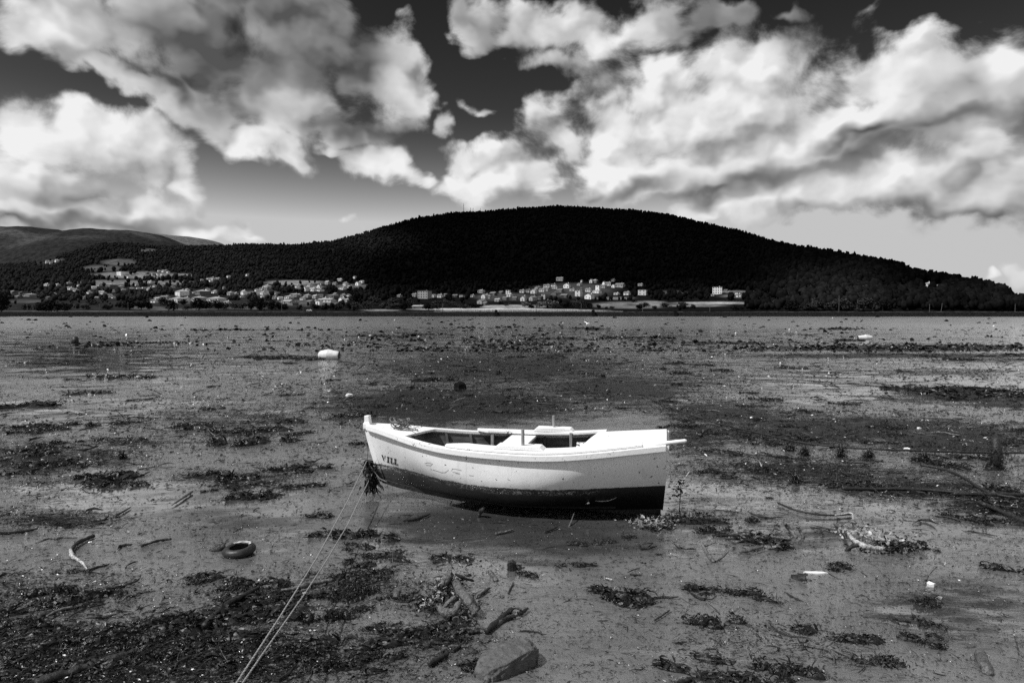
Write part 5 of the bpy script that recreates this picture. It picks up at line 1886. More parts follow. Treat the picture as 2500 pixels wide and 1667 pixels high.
# photo x, y of the middle, width, height, wall 0..4, roof 0..2, shape g gable side-on, e gable end-on, h hip, f flat, b big block
HOUSES = {
    'in far left hamlet': [(94, 641, 5, 4, 1, 0, 'g'), (106, 639, 5, 4, 1, 0, 'e'), (116, 639, 6, 7, 0, 0, 'e'), (125, 641, 6, 5, 1, 0, 'g'), (138, 637, 5, 6, 0, 1, 'e')],
    'in leftmost group': [(33, 713, 14, 6, 3, 1, 'g'), (46, 724, 16, 5, 3, 1, 'g'), (53, 715, 14, 6, 3, 0, 'g'), (74, 720, 24, 7, 2, 1, 'h'), (115, 695, 12, 6, 0, 1, 'g'), (120, 727, 12, 5, 3, 0, 'g'), (141, 695, 12, 5, 1, 1, 'g'),
             (169, 690, 9, 4, 1, 0, 'g'), (173, 704, 11, 6, 0, 1, 'h'), (185, 708, 14, 6, 1, 0, 'g'), (219, 714, 13, 7, 0, 0, 'g'), (229, 702, 8, 7, 0, 1, 'e'), (243, 695, 10, 5, 1, 0, 'g'), (247, 713, 9, 6, 1, 1, 'e'), (253, 715, 9, 6, 0, 1, 'g')],
    'in upper terrace of left village': [(298, 667, 18, 8, 0, 0, 'f'), (315, 677, 6, 4, 0, 2, 'f'), (360, 667, 6, 5, 3, 0, 'g'), (367, 688, 10, 5, 0, 1, 'g'), (374, 669, 7, 8, 2, 0, 'e'), (387, 670, 5, 8, 0, 0, 'e'), (389, 661, 7, 4, 0, 0, 'g'), (399, 662, 6, 5, 0, 1, 'g'),
             (396, 670, 6, 4, 0, 1, 'f'), (406, 661, 7, 5, 2, 0, 'g'), (411, 664, 7, 4, 0, 0, 'g'), (493, 683, 7, 4, 1, 0, 'g'), (508, 682, 8, 6, 0, 1, 'e'), (519, 680, 9, 6, 0, 0, 'g'), (515, 686, 6, 4, 0, 1, 'f'), (532, 680, 13, 4, 2, 1, 'g'), (558, 675, 6, 5, 0, 0, 'e'), (604, 671, 5, 5, 0, 0, 'e')],
    'in middle left village row': [(271, 696, 18, 7, 3, 1, 'h'), (295, 700, 12, 6, 2, 1, 'h'), (301, 706, 10, 4, 0, 0, 'f'), (323, 703, 7, 4, 0, 0, 'g'), (338, 703, 6, 4, 0, 0, 'g'), (352, 702, 5, 4, 0, 2, 'e'), (367, 702, 9, 4, 1, 0, 'g'), (267, 722, 8, 9, 0, 0, 'e'), (280, 710, 8, 6, 1, 0, 'g'),
             (445, 714, 26, 15, 0, 1, 'h'), (495, 713, 32, 12, 3, 1, 'h'), (524, 713, 12, 5, 0, 1, 'g'), (563, 716, 13, 9, 2, 1, 'h'), (596, 714, 15, 11, 0, 1, 'g'), (639, 705, 9, 5, 0, 0, 'g'), (643, 715, 13, 7, 0, 1, 'g'), (652, 700, 16, 10, 1, 1, 'h'), (671, 719, 8, 5, 1, 1, 'g')],
    'in lower row behind left shore trees': [(378, 735, 15, 7, 0, 0, 'g'), (386, 729, 15, 7, 2, 1, 'g'), (404, 726, 22, 9, 2, 0, 'g'), (410, 736, 16, 10, 0, 0, 'e'), (436, 731, 26, 14, 1, 1, 'h'), (456, 730, 14, 10, 0, 0, 'g'), (487, 729, 28, 13, 2, 1, 'h'), (529, 731, 36, 14, 1, 1, 'h'), (556, 738, 14, 6, 0, 1, 'g'),
             (705, 737, 24, 10, 2, 1, 'g'), (718, 741, 14, 9, 3, 2, 'e'), (759, 737, 22, 8, 3, 0, 'g'), (779, 739, 12, 9, 0, 2, 'f'), (798, 733, 38, 9, 1, 1, 'g'), (835, 732, 11, 13, 0, 1, 'e'), (848, 733, 12, 10, 2, 1, 'h')],
    'in right part of left village': [(706, 725, 18, 8, 1, 1, 'h'), (721, 720, 18, 8, 2, 1, 'h'), (751, 722, 14, 8, 2, 1, 'h'), (771, 724, 15, 9, 2, 1, 'g'), (812, 723, 26, 9, 3, 0, 'h'), (725, 699, 9, 7, 0, 0, 'g'), (747, 705, 9, 11, 0, 0, 'e'), (757, 696, 9, 7, 1, 0, 'g'),
             (764, 707, 15, 8, 0, 1, 'g'), (780, 699, 9, 10, 0, 0, 'e'), (783, 722, 4, 8, 0, 0, 'e'), (781, 708, 20, 5, 0, 0, 'g'), (800, 690, 11, 9, 2, 1, 'g'), (818, 692, 10, 6, 2, 0, 'g'), (830, 683, 12, 6, 1, 1, 'g'), (844, 693, 12, 9, 1, 0, 'g'), (866, 677, 6, 6, 0, 0, 'e'), (875, 692, 10, 9, 0, 0, 'e'),
             (884, 688, 8, 7, 0, 1, 'e'), (856, 700, 14, 5, 1, 1, 'g'), (836, 704, 16, 5, 0, 1, 'g')],
    'in group left of central village': [(976, 722, 9, 6, 2, 0, 'g'), (1013, 720, 12, 8, 2, 0, 'g'), (1037, 719, 30, 19, 2, 0, 'b'), (1022, 749, 28, 8, 3, 1, 'g'), (1059, 722, 8, 8, 1, 0, 'e'), (1075, 722, 13, 8, 1, 0, 'g'), (1089, 720, 8, 6, 2, 0, 'g'), (1112, 722, 12, 6, 4, 0, 'g'), (1128, 723, 10, 6, 2, 1, 'f')],
    'in lower row of central village': [(1154, 722, 9, 5, 1, 0, 'g'), (1185, 723, 14, 11, 1, 0, 'e'), (1194, 725, 10, 7, 2, 0, 'g'), (1176, 736, 16, 11, 2, 0, 'e'), (1186, 741, 10, 8, 4, 0, 'g'), (1216, 732, 15, 7, 2, 1, 'g'), (1234, 728, 12, 7, 3, 0, 'g'), (1245, 720, 13, 8, 1, 1, 'g'), (1257, 728, 11, 7, 3, 0, 'g'),
             (1278, 728, 12, 13, 1, 0, 'e'), (1301, 728, 13, 12, 2, 0, 'e'), (1319, 727, 12, 9, 4, 2, 'g'), (1327, 724, 9, 13, 1, 0, 'f'), (1353, 716, 14, 9, 3, 0, 'e'), (1378, 722, 17, 9, 4, 0, 'g'), (1413, 716, 15, 14, 1, 2, 'f'), (1439, 723, 18, 14, 0, 0, 'e'), (1506, 717, 13, 5, 1, 1, 'g'), (1531, 716, 15, 9, 1, 0, 'g'), (1570, 714, 21, 13, 1, 1, 'f')],
    'in middle row of central village': [(1175, 711, 15, 8, 2, 1, 'h'), (1205, 717, 16, 9, 4, 0, 'g'), (1241, 713, 10, 10, 1, 0, 'f'), (1225, 714, 11, 7, 4, 0, 'g'), (1275, 711, 12, 7, 1, 0, 'g'), (1290, 710, 13, 8, 2, 2, 'g'), (1303, 711, 13, 11, 1, 1, 'e'), (1313, 702, 10, 6, 2, 0, 'e'), (1324, 708, 15, 8, 1, 0, 'g'), (1336, 707, 13, 7, 2, 0, 'g'),
             (1355, 702, 14, 5, 1, 0, 'g'), (1368, 709, 15, 8, 3, 0, 'g'), (1397, 707, 13, 6, 1, 0, 'g'), (1416, 707, 14, 8, 2, 2, 'g'), (1437, 708, 15, 9, 1, 0, 'g'), (1458, 712, 20, 7, 0, 1, 'g'), (1460, 703, 10, 14, 0, 0, 'f')],
    'in upper row of central village': [(1335, 698, 16, 7, 1, 0, 'g'), (1352, 696, 12, 7, 1, 2, 'g'), (1367, 681, 17, 9, 2, 0, 'g'), (1384, 697, 15, 12, 0, 0, 'e'), (1415, 694, 10, 7, 2, 0, 'e'), (1420, 686, 4, 6, 1, 0, 'e'), (1444, 686, 8, 10, 1, 0, 'e'), (1453, 686, 12, 9, 3, 1, 'h'), (1473, 699, 14, 8, 2, 0, 'g'), (1475, 692, 7, 11, 0, 0, 'e'),
             (1485, 693, 13, 9, 1, 0, 'g'), (1497, 684, 9, 7, 3, 0, 'e'), (1498, 698, 8, 8, 0, 0, 'e'), (1514, 696, 22, 10, 2, 0, 'g'), (1564, 695, 12, 6, 2, 0, 'g')],
    'right of the villages': [(1751, 709, 24, 18, 0, 2, 'b'), (1741, 720, 8, 4, 1, 0, 'g'), (1772, 709, 8, 4, 3, 0, 'g'), (1803, 721, 11, 7, 0, 0, 'g'), (1798, 716, 7, 3, 0, 1, 'f'), (2265, 694, 14, 10, 0, 1, 'h'), (2257, 695, 6, 7, 0, 1, 'e'), (2292, 698, 14, 4, 0, 1, 'g')],
}
_r = random.Random(21)
_a, _b = [], []
for k in range(20):
    _a.append((140 + k * 24 + _r.uniform(-8, 8), _r.uniform(694, 728), _r.uniform(5, 8.5), _r.uniform(3.5, 6), _r.choice([0, 0, 1]), _r.choice([0, 1]), _r.choice('geg')))
    _b.append((600 + k * 14 + _r.uniform(-5, 5), _r.uniform(700, 742), _r.uniform(6, 10), _r.uniform(4, 7), _r.choice([0, 0, 1, 2]), _r.choice([0, 1, 1]), _r.choice('gge')))
HOUSES['scattered over left slope'] = _a
HOUSES['scattered among right gardens'] = _b
WN = ['white', 'cream', 'grey', 'stone', 'dark']
RN = ['tiled', 'pale', 'slate']
SN = {'g': 'side-on', 'e': 'gable-ended', 'h': 'hip-roofed', 'f': 'flat-roofed', 'b': 'tall block'}
ORD = ['first', 'second', 'third', 'fourth', 'fifth', 'sixth', 'seventh', 'eighth', 'ninth', 'tenth', 'eleventh', 'twelfth', 'thirteenth', 'fourteenth', 'fifteenth', 'sixteenth', 'seventeenth', 'eighteenth', 'nineteenth', 'twentieth', 'twenty-first', 'twenty-second']
hr = random.Random(404)
HOUSE_PTS = []


def house(px, py, w, h, wm, rm, sh, label):
    p = on_land(px, py + h / 2)
    s = p.y / F
    W, Hh = w * s * .92, h * s * .95
    yaw = R(hr.uniform(-46, -14)) if sh in 'geh' else R(hr.uniform(-34, -8))
    root = empty('house', p, yaw)
    tag(root, label, 'house', None)
    dpt = W * (.75 if sh in 'gb' else 1.0) if sh != 'e' else W * 1.3
    dpt = min(max(dpt, 5), 12)
    rh = 0 if sh in 'fb' else Hh * (.34 if sh != 'h' else .32)
    wh = Hh - rh
    wall = WALLS[wm]; roof = ROOFS[rm]
    m = MB()
    z0 = -3.0
    if sh == 'e':
        a = W / 2; b = dpt / 2
        m.add([(-a, -b, z0), (a, -b, z0), (a, b, z0), (-a, b, z0), (-a, -b, wh), (a, -b, wh), (a, b, wh), (-a, b, wh), (0, -b, Hh), (0, b, Hh)],
              [(0, 1, 5, 8, 4), (1, 2, 6, 5), (2, 3, 7, 9, 6), (3, 0, 4, 7)])
    elif sh == 'g':
        a = W / 2; b = dpt / 2
        m.add([(-a, -b, z0), (a, -b, z0), (a, b, z0), (-a, b, z0), (-a, -b, wh), (a, -b, wh), (a, b, wh), (-a, b, wh), (-a, 0, Hh), (a, 0, Hh)],
              [(0, 1, 5, 4), (1, 2, 6, 9, 5), (2, 3, 7, 6), (3, 0, 4, 8, 7)])
    else:
        m.box((0, 0, (wh + z0) / 2), (W, dpt, wh - z0))
    m.build('wall', wall, root)
    m = MB(); e = .35; t = .18
    a, b = W / 2 + e, dpt / 2 + e
    if sh == 'e':
        for sd in (-1, 1):
            k = (Hh - wh) / (W / 2) * e
            m.add([(sd * a, -b, wh - k + .02), (sd * a, b, wh - k + .02), (0, b, Hh + .02), (0, -b, Hh + .02), (sd * a, -b, wh - k + t), (sd * a, b, wh - k + t), (0, b, Hh + t), (0, -b, Hh + t)],
                  [(0, 1, 2, 3), (4, 7, 6, 5), (0, 3, 7, 4), (1, 5, 6, 2), (0, 4, 5, 1), (3, 2, 6, 7)])
    elif sh == 'g':
        for sd in (-1, 1):
            k = (Hh - wh) / (dpt / 2) * e
            m.add([(-a, sd * b, wh - k + .02), (a, sd * b, wh - k + .02), (a, 0, Hh + .02), (-a, 0, Hh + .02), (-a, sd * b, wh - k + t), (a, sd * b, wh - k + t), (a, 0, Hh + t), (-a, 0, Hh + t)],
                  [(0, 1, 2, 3), (4, 7, 6, 5), (0, 3, 7, 4), (1, 5, 6, 2), (0, 4, 5, 1), (3, 2, 6, 7)])
    elif sh == 'h':
        r_ = max(a - b * .9, a * .12)
        m.add([(-a, -b, wh + .01), (a, -b, wh + .01), (a, b, wh + .01), (-a, b, wh + .01), (-r_, 0, Hh), (r_, 0, Hh)], [(0, 1, 5, 4), (1, 2, 5), (2, 3, 4, 5), (3, 0, 4), (3, 2, 1, 0)])
    else:
        m.box((0, 0, wh + t / 2 + .004), (W + .5, dpt + .5, t))
    rf = m.build('roof', roof, root)
    if sh != 'f' and w > 8:
        m = MB(); m.box((W * .22, 0 if sh != 'e' else dpt * .2, Hh + .3), (.6, .6, 1.3)); m.build('chimney', wall, rf)
    # windows and door on the side towards the water and on the left side
    if w >= 8:
        fl = 2 if wh > 4.2 else 1
        nw = max(1, min(4, int(W / 3.2)))
        if sh == 'b': fl, nw = 3, 4
        for f in range(fl):
            for k in range(nw):
                if f == 0 and k == nw // 2 and sh != 'b':
                    m = MB(); m.box((-W / 2 + (k + .5) * W / nw, -dpt / 2 - .02, 1.05), (1.0, .1, 2.1)); m.build('door', M['garage'], root); continue
                zc = (f + .55) * wh / fl
                m = MB(); m.box((-W / 2 + (k + .5) * W / nw, -dpt / 2 - .02, zc), (min(1.1, W / nw * .45), .10, min(1.3, wh / fl * .45))); m.build('window', M['glassdark'], root)
    HOUSE_PTS.append((px, py, w, h))
    return root


for grp, lst in HOUSES.items():
    lst = sorted(lst)
    for i, (x, y, w, h, wm, rm, sh) in enumerate(lst):
        sz = 'small' if w < 8 else ('large' if w > 17 else 'mid-sized')
        lab = '%s %s %s house, %s from left %s' % (sz, WN[wm], SN[sh], ORD[i], grp)
        if sh == 'b' and wm == 0: lab = 'large white three storey block with rows of windows standing alone at the right'
        if sh == 'b' and wm == 2: lab = 'large grey windowless block with flat top at the left end of the central village'
        house(x, y, w, h, wm, rm, sh, lab)


# ------------------------------------------------------------------ woods (a mass) and the trees along the shore (one by one)
def crown_blob(n, seed):
    """irregular crown shape: jittered icosahedron"""
    t = (1 + 5 ** .5) / 2
    V = np.array([(-1, t, 0), (1, t, 0), (-1, -t, 0), (1, -t, 0), (0, -1, t), (0, 1, t), (0, -1, -t), (0, 1, -t), (t, 0, -1), (t, 0, 1), (-t, 0, -1), (-t, 0, 1)]) / math.sqrt(1 + t * t)
    Fc = np.array([(0, 11, 5), (0, 5, 1), (0, 1, 7), (0, 7, 10), (0, 10, 11), (1, 5, 9), (5, 11, 4), (11, 10, 2), (10, 7, 6), (7, 1, 8), (3, 9, 4), (3, 4, 2), (3, 2, 6), (3, 6, 8), (3, 8, 9), (4, 9, 5), (2, 4, 11), (6, 2, 10), (8, 6, 7), (9, 8, 1)])
    return V, Fc


BV, BF = crown_blob(0, 0)


def wood_mat(T, bs):
    a = T.n('ShaderNodeAttribute', attribute_name='tone').outputs['Fac']
    g = T.n('ShaderNodeNewGeometry').outputs['Position']
    nz = T.noise(g, 0.5, 4, 0.65)
    T.put(bs.inputs['Base Color'], T.grey(T.m('MULTIPLY', a, T.mr(nz, 0.3, 0.7, 0.4, 1.6))))
    bs.inputs['Roughness'].default_value = 1.0
    bs.inputs['Specular IOR Level'].default_value = 0.0


M['woods'] = mat('dark_foliage', wood_mat)


def woods(name, n, xr, yr, keep_fn, hr_, seed, label, crest_bias=False, cone=.3):
    g_ = np.random.default_rng(seed)
    px = g_.uniform(xr[0], xr[1], n)
    dc = np.interp(px, DCX, DCY)
    if crest_bias:
        Y = dc * (1 + g_.normal(0, .02, n)) - 6
    else:
        Y = 500 + (dc * .995 - 500) * g_.uniform(0, 1, n) ** .75
    X = (px - 1250) / F * Y
    Z = land_z(X, Y)
    qx, qy = to_px(X, Y, Z)
    keep = (qy > yr[0]) & (qy < yr[1])
    s, a = field_px(qx, qy)
    keep &= (s < .25 + .25 * g_.uniform(0, 1, n)) | (g_.uniform(0, 1, n) < .04)
    for hx, hy, w, h in HOUSE_PTS:
        keep &= ~((np.abs(qx - hx) < w * .7 + 2.0) & (qy > hy - h * .6) & (qy < hy + h * .3 + (26.0 if hx > 1700 else 12.0)))
    if keep_fn is not None: keep &= keep_fn(qx, qy, g_)
    X, Y, Z, qx, qy = X[keep], Y[keep], Z[keep], qx[keep], qy[keep]
    N = len(X)
    hgt = g_.uniform(hr_[0], hr_[1], N) * (1 + .25 * g_.normal(0, 1, N)).clip(.5, 1.8)
    wid = hgt * (g_.uniform(.18, .42, N) if crest_bias else g_.uniform(.26, .46, N))
    Vb = BV[None] * (1 + g_.uniform(-.35, .35, (N, 12, 1)))
    # rotate each blob about z
    a = g_.uniform(0, 6.3, N)[:, None]
    x = Vb[..., 0] * np.cos(a) - Vb[..., 1] * np.sin(a); y = Vb[..., 0] * np.sin(a) + Vb[..., 1] * np.cos(a); z = Vb[..., 2]
    co = (g_.uniform(0, 1, N) < cone)[:, None]
    tap = np.where(co, 1 - .55 * np.clip(z + .3, 0, 1.3), 1.0)
    V = np.stack([X[:, None] + x * wid[:, None] * tap, Y[:, None] + y * wid[:, None] * tap, Z[:, None] + hgt[:, None] * .5 + z * hgt[:, None] * .5], -1)
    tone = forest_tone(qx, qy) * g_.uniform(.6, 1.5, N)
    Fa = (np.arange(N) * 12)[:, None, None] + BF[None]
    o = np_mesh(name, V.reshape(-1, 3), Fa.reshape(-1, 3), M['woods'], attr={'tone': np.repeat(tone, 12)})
    tag(o, label, None, None, 'stuff')


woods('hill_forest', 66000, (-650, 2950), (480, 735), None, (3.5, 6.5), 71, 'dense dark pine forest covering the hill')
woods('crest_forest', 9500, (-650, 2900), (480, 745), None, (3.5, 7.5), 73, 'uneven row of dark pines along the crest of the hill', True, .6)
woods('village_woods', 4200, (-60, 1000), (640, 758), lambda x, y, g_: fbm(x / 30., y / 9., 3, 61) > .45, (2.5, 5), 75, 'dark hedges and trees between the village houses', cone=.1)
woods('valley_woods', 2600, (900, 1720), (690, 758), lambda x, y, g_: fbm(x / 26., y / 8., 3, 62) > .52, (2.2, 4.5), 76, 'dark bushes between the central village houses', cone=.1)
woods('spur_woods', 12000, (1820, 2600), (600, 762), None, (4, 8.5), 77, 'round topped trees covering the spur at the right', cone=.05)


def tree_crown_mesh(k, tone):
    g_ = np.random.default_rng(1200 + k)
    lobes = []
    nl = 9
    for i in range(nl):
        a = g_.uniform(0, 6.3); r_ = g_.uniform(0, .30); zc = g_.uniform(.30, .78)
        lobes.append((r_ * math.cos(a), r_ * math.sin(a), zc, g_.uniform(.14, .25) * (1.15 - zc * .4)))
    c = []
    for (x, y, z, r_) in lobes:
        m_ = 90
        d = g_.normal(0, 1, (m_, 3)); d /= np.linalg.norm(d, axis=1)[:, None]
        c.append(np.array([x, y, z]) + d * r_ * g_.uniform(.55, 1.08, (m_, 1)))
    c = np.concatenate(c)
    N = len(c)
    u = g_.normal(0, 1, (N, 3)); u /= np.linalg.norm(u, axis=1)[:, None]
    w = np.cross(u, g_.normal(0, 1, (N, 3))); w /= np.linalg.norm(w, axis=1)[:, None]
    s = g_.uniform(.02, .045, (N, 1))
    V = np.stack([c - u * s - w * s * .7, c + u * s - w * s * .4, c + u * s * .6 + w * s, c - u * s * .7 + w * s * .8], 1)
    Fq = (np.arange(N) * 4)[:, None] + np.array([0, 1, 2, 3])[None]
    parts = [(V.reshape(-1, 3), Fq)]
    o = np_mesh('crown', parts[0][0], parts[0][1], M['leaf%d' % tone])
    me = o.data; bpy.data.objects.remove(o)
    return me


for i, (lo, hi) in enumerate(((.006, .022), (.02, .06), (.06, .15))):
    M['leaf%d' % i] = simple('shore_foliage', lo, hi, .6, 1.0, spec=0.0)
CROWNS = [[tree_crown_mesh(k + 10 * t, t) for k in range(4)] for t in range(3)]


def trunk_mesh():
    m = MB(); m.tube([(0, 0, -.08), (.01, 0, .2), (0, .01, .45)], [.035, .026, .015], 7)
    m.tube([(.01, 0, .2), (.08, .03, .36), (.14, .05, .5)], [.018, .012, .006], 5); m.tube([(.01, 0, .25), (-.08, -.02, .4), (-.13, .02, .52)], [.016, .010, .005], 5)
    o = m.build('trunk', M['trunk']); me = o.data; bpy.data.objects.remove(o); return me


TRUNK = trunk_mesh()
SHORE = [  # photo x, base y, width, height, tone 0 dark 1 mid 2 pale
    (4, 769, 44, 56, 0), (125, 762, 76, 34, 0), (95, 760, 40, 24, 0), (158, 760, 34, 22, 0), (60, 757, 30, 16, 1), (205, 756, 30, 14, 1), (262, 756, 24, 14, 0), (225, 744, 40, 16, 1),
    (318, 756, 38, 30, 0), (345, 756, 36, 28, 0), (362, 755, 26, 20, 0), (398, 745, 30, 22, 0), (425, 759, 34, 30, 0), (448, 745, 22, 16, 0), (458, 757, 26, 14, 1), (486, 757, 44, 34, 0), (503, 755, 26, 22, 0),
    (533, 757, 34, 28, 0), (552, 755, 24, 20, 1), (572, 756, 28, 20, 1), (592, 756, 26, 18, 1), (612, 758, 34, 32, 0), (638, 758, 36, 36, 0), (625, 745, 8, 24, 0), (662, 757, 32, 26, 0), (684, 757, 30, 22, 0), (698, 756, 22, 18, 0),
    (734, 756, 16, 14, 0), (752, 747, 10, 10, 0), (772, 756, 30, 16, 0), (790, 757, 28, 14, 0), (812, 757, 30, 20, 0), (832, 756, 26, 16, 1), (852, 757, 32, 26, 0), (863, 744, 34, 34, 0), (868, 758, 30, 26, 1),
    (892, 757, 34, 24, 1), (915, 745, 36, 24, 1), (940, 754, 40, 20, 1), (962, 748, 34, 24, 1), (955, 756, 40, 18, 1), (985, 757, 36, 22, 0), (1002, 745, 30, 20, 1), (1046, 757, 26, 18, 0), (1066, 757, 30, 18, 1), (1062, 748, 30, 16, 1),
    (1090, 752, 26, 26, 1), (1108, 752, 22, 20, 1), (1135, 753, 36, 12, 1), (1160, 753, 44, 14, 0), (1220, 744, 20, 10, 0), (1236, 747, 24, 9, 1), (1284, 751, 24, 17, 2), (1298, 753, 24, 11, 0), (1318, 752, 22, 18, 2),
    (1340, 753, 40, 26, 2), (1356, 754, 26, 18, 1), (1382, 753, 28, 20, 0), (1402, 752, 34, 22, 1), (1420, 755, 36, 26, 1), (1440, 754, 26, 18, 0), (1463, 753, 20, 11, 0), (1482, 754, 12, 6, 0), (1494, 753, 14, 6, 0),
    (1546, 738, 18, 6, 0), (1562, 756, 30, 18, 0), (1578, 750, 22, 14, 1), (1600, 755, 16, 10, 1), (1625, 752, 30, 14, 1), (1668, 752, 30, 16, 1), (1690, 752, 18, 10, 0), (1795, 757, 28, 12, 0), (1812, 756, 18, 10, 0),
    (1835, 749, 34, 18, 0), (1852, 750, 34, 28, 0), (1868, 735, 26, 16, 0), (1905, 748, 36, 20, 1), (1937, 759, 48, 30, 0), (1930, 742, 30, 18, 1), (1965, 758, 40, 22, 1), (1992, 759, 46, 36, 1), (2020, 758, 36, 24, 1),
    (2046, 759, 46, 34, 1), (2075, 758, 30, 26, 1), (2102, 759, 44, 34, 1), (2130, 759, 36, 26, 1), (2155, 758, 36, 28, 0), (1950, 725, 40, 26, 0), (1985, 715, 44, 26, 0), (2025, 705, 44, 26, 1), (2070, 715, 40, 26, 1), (2110, 720, 40, 26, 1),
]
tr = random.Random(9)
names = {0: 'dark', 1: 'mid-grey', 2: 'pale'}
SH = sorted(SHORE)


def stretch(px):
    for lim, nm in ((210, 'at far left shore'), (560, 'below the left village'), (900, 'before right part of left village'), (1110, 'between the two villages'), (1500, 'below the central village'), (1720, 'right of the central village')):
        if px < lim: return nm
    return 'at foot of right spur'


def kind_of(q):
    return 'bush' if (q[3] < 16 or q[2] > q[3] * 1.6) else 'tree'


for i, (px, py, w, h, tone) in enumerate(SH):
    p = on_land(px, py)
    s = p.y / F
    wide = w > h * 1.6
    kind = 'bush' if (h < 16 or wide) else 'tree'
    root = empty('shore_' + kind, p, tr.uniform(0, 6.3))
    sec = 'left' if px < 900 else ('centre' if px < 1700 else 'right')
    sec = stretch(px)
    arr = [q for q in SH if stretch(q[0]) == sec and q[4] == tone and kind_of(q) == kind]
    lab = '%s %s %s, %s from left' % (names[tone], ('low ' if kind == 'bush' else 'round ') + kind, sec, ORD[arr.index((px, py, w, h, tone))])
    tag(root, lab, kind, 'trees and bushes along the far shore')
    k = 1 / .74
    cr = bpy.data.objects.new('crown', CROWNS[tone][i % 4]); C.objects.link(cr); cr.parent = root
    cr.scale = (w * s * k, w * s * k * .9, h * s * 1.12); cr.location = (0, 0, -h * s * .12)
    tk = bpy.data.objects.new('trunk', TRUNK); C.objects.link(tk); tk.parent = root
    tk.scale = (h * s, h * s, h * s * 1.1)

# ------------------------------------------------------------------ reeds, poles, sluices, antenna, car
def reeds():
    g_ = np.random.default_rng(88)
    n = 9000
    px = g_.uniform(1060, 1520, n)
    Y = 496 + 26 * g_.uniform(0, 1, n)
    X = (px - 1250) / F * Y; Z = land_z(X, Y)
    h = g_.uniform(.9, 2.0, n) * np.clip((1540 - px) / 140, .3, 1) * np.clip((px - 1050) / 60, .3, 1)
    w = g_.uniform(.10, .3, n); a = g_.uniform(-.8, .8, n)
    V = np.stack([np.stack([X - w * np.cos(a), Y - w * np.sin(a), Z - .2], -1), np.stack([X + w * np.cos(a), Y + w * np.sin(a), Z - .2], -1), np.stack([X + g_.uniform(-.3, .3, n), Y, Z + h], -1)], 1)
    o = np_mesh('reed_bed', V.reshape(-1, 3), np.arange(n * 3).reshape(-1, 3), simple('dry_reeds', .22, .42, 1.0, .9, spec=0))
    tag(o, 'pale dry reeds growing behind the stone bank', None, None, 'stuff')
    # low dark growth on the bank
    n = 9000
    X = g_.uniform(-560, 560, n); Y = g_.uniform(480, 488, n); Z = np.interp(Y, [480, 482.4, 488], [.5, 2.4, 2.5])
    h = g_.uniform(.2, .9, n); w = g_.uniform(.15, .5, n)
    V = np.stack([np.stack([X - w, Y, Z - .2], -1), np.stack([X + w, Y + .1, Z - .2], -1), np.stack([X + g_.uniform(-.4, .4, n), Y, Z + h], -1)], 1)
    o = np_mesh('bank_grass', V.reshape(-1, 3), np.arange(n * 3).reshape(-1, 3), M['bank'])
    tag(o, 'rough dark grass growing on the stone bank', None, None, 'stuff')


reeds()


def utility_pole(px, ytop, ybase, Y, label, lean=0.0):
    b = at(px, ybase, Y); t = at(px + lean, ytop, Y)
    root = empty('utility_pole', (b.x, b.y, b.z - 1.0))
    tag(root, label, 'pole', None)
    hh = t.z - b.z + 1.0
    m = MB(); m.tube([(0, 0, 0), (lean / F * Y * .5, 0, hh * .5), (lean / F * Y, 0, hh)], [.16, .14, .11], 8); m.build('mast', M['post'], root)
    m = MB(); m.box((lean / F * Y, 0, hh - .4), (1.1, .1, .12)); m.build('crossarm', M['post'], root)


for i, (px, yt, yb) in enumerate(((67, 738, 766), (243, 741, 766), (313, 738, 767), (430, 744, 766), (688, 740, 766), (740, 742, 765), (1081, 742, 764), (1309, 744, 762), (1419, 740, 763), (1569, 741, 762), (1733, 744, 762), (2048, 722, 764))):
    utility_pole(px, yt, yb, 489.0, 'thin wooden utility pole along the far bank, %s from the left' % ORD[i])
utility_pole(2269, 742, 766, 487, 'left one of two grey posts before the right hand spur')
utility_pole(2296, 740, 766, 487, 'right leaning one of two grey posts before the right hand spur', 4)
utility_pole(2478, 742, 764, 487, 'short grey post on the bank near the right edge')
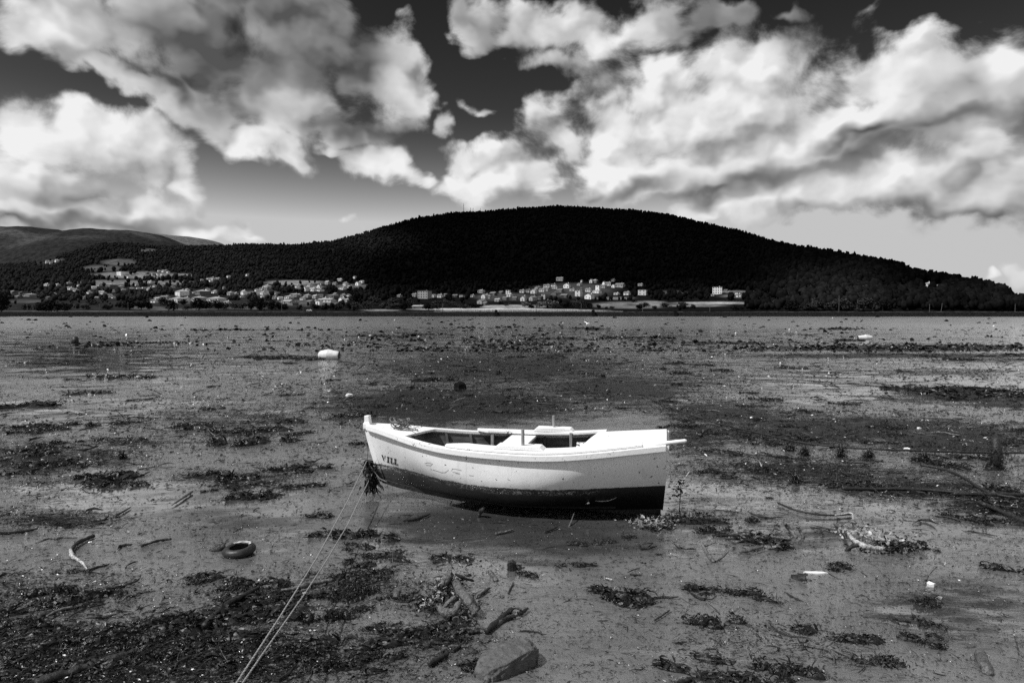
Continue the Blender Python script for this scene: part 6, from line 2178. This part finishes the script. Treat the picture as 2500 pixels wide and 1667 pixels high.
# sluice blocks on the bank
for i, (px, w, h) in enumerate(((1211, 7, 12), (1449, 8, 12), (1650, 8, 9))):
    b = at(px, 769, 478.8)
    root = empty('sluice_block', b)
    tag(root, 'dark stone sluice block on the bank, %s of three from the left' % ORD[i], 'sluice')
    s = 478.8 / F
    m = MB(); m.add([(-w * s / 2, 0, -.6), (w * s / 2, 0, -.6), (w * s / 2, 3, -.6), (-w * s / 2, 3, -.6), (-w * s * .42, .2, h * s), (w * s * .42, .2, h * s), (w * s * .42, 3, h * s), (-w * s * .42, 3, h * s)],
                    [(0, 1, 5, 4), (1, 2, 6, 5), (2, 3, 7, 6), (3, 0, 4, 7), (4, 5, 6, 7)])
    m.build('block', M['bank'], root)
    m = MB(); m.box((0, .9, h * s + .15), (w * s * .6, .8, .3)); m.build('cap_stone', M['bank'], root)
# antennas on the summit
for i, (px, yt, yb, lb) in enumerate(((1132, 496, 519, 'tall thin antenna mast on the summit, tallest of the group'), (1149, 507, 519, 'short antenna mast just right of the tallest one'), (1155, 507, 518, 'second short antenna mast right of the tallest one'), (1173, 508, 518, 'lone short antenna mast right of the group'))):
    Y = 1880.0
    b = at(px, yb, Y); t = at(px, yt, Y)
    root = empty('antenna_mast', b)
    tag(root, lb, 'antenna')
    hh = t.z - b.z
    m = MB(); m.tube([(0, 0, -8), (0, 0, hh * .5), (0, 0, hh)], [.7, .55, .35], 6); m.build('mast', M['trunk'], root)
    m = MB(); m.box((0, 0, hh * .75), (2.4 if i == 0 else 1.2, .6, 1.0)); m.build('dish_platform', M['trunk'], root)
# a parked pale van by the track
p = on_land(755, 760)
root = empty('parked_car', p + Vector((0, 0, .05)), R(4))
tag(root, 'small pale car parked below the left village near the bank', 'car')
m = MB()
prof = [(-2.1, .35), (-2.1, .8), (-1.5, .95), (-1.0, 1.45), (.7, 1.5), (1.3, .95), (2.1, .85), (2.15, .35)]
m.sweep([[Vector((x, y, z)) for x, z in prof] for y in (-.85, .85)])
m.build('body', M['white'], root)
for x in (-1.3, 1.35):
    for y in (-.86, .86):
        m = MB(); m.tube([(x, y - .1, .33), (x, y + .1, .33)], .33, 14); m.build('wheel', M['rubber'], root)
m = MB(); m.box((-.1, -.87, 1.2), (1.7, .03, .38)); m.build('window', M['glassdark'], root)
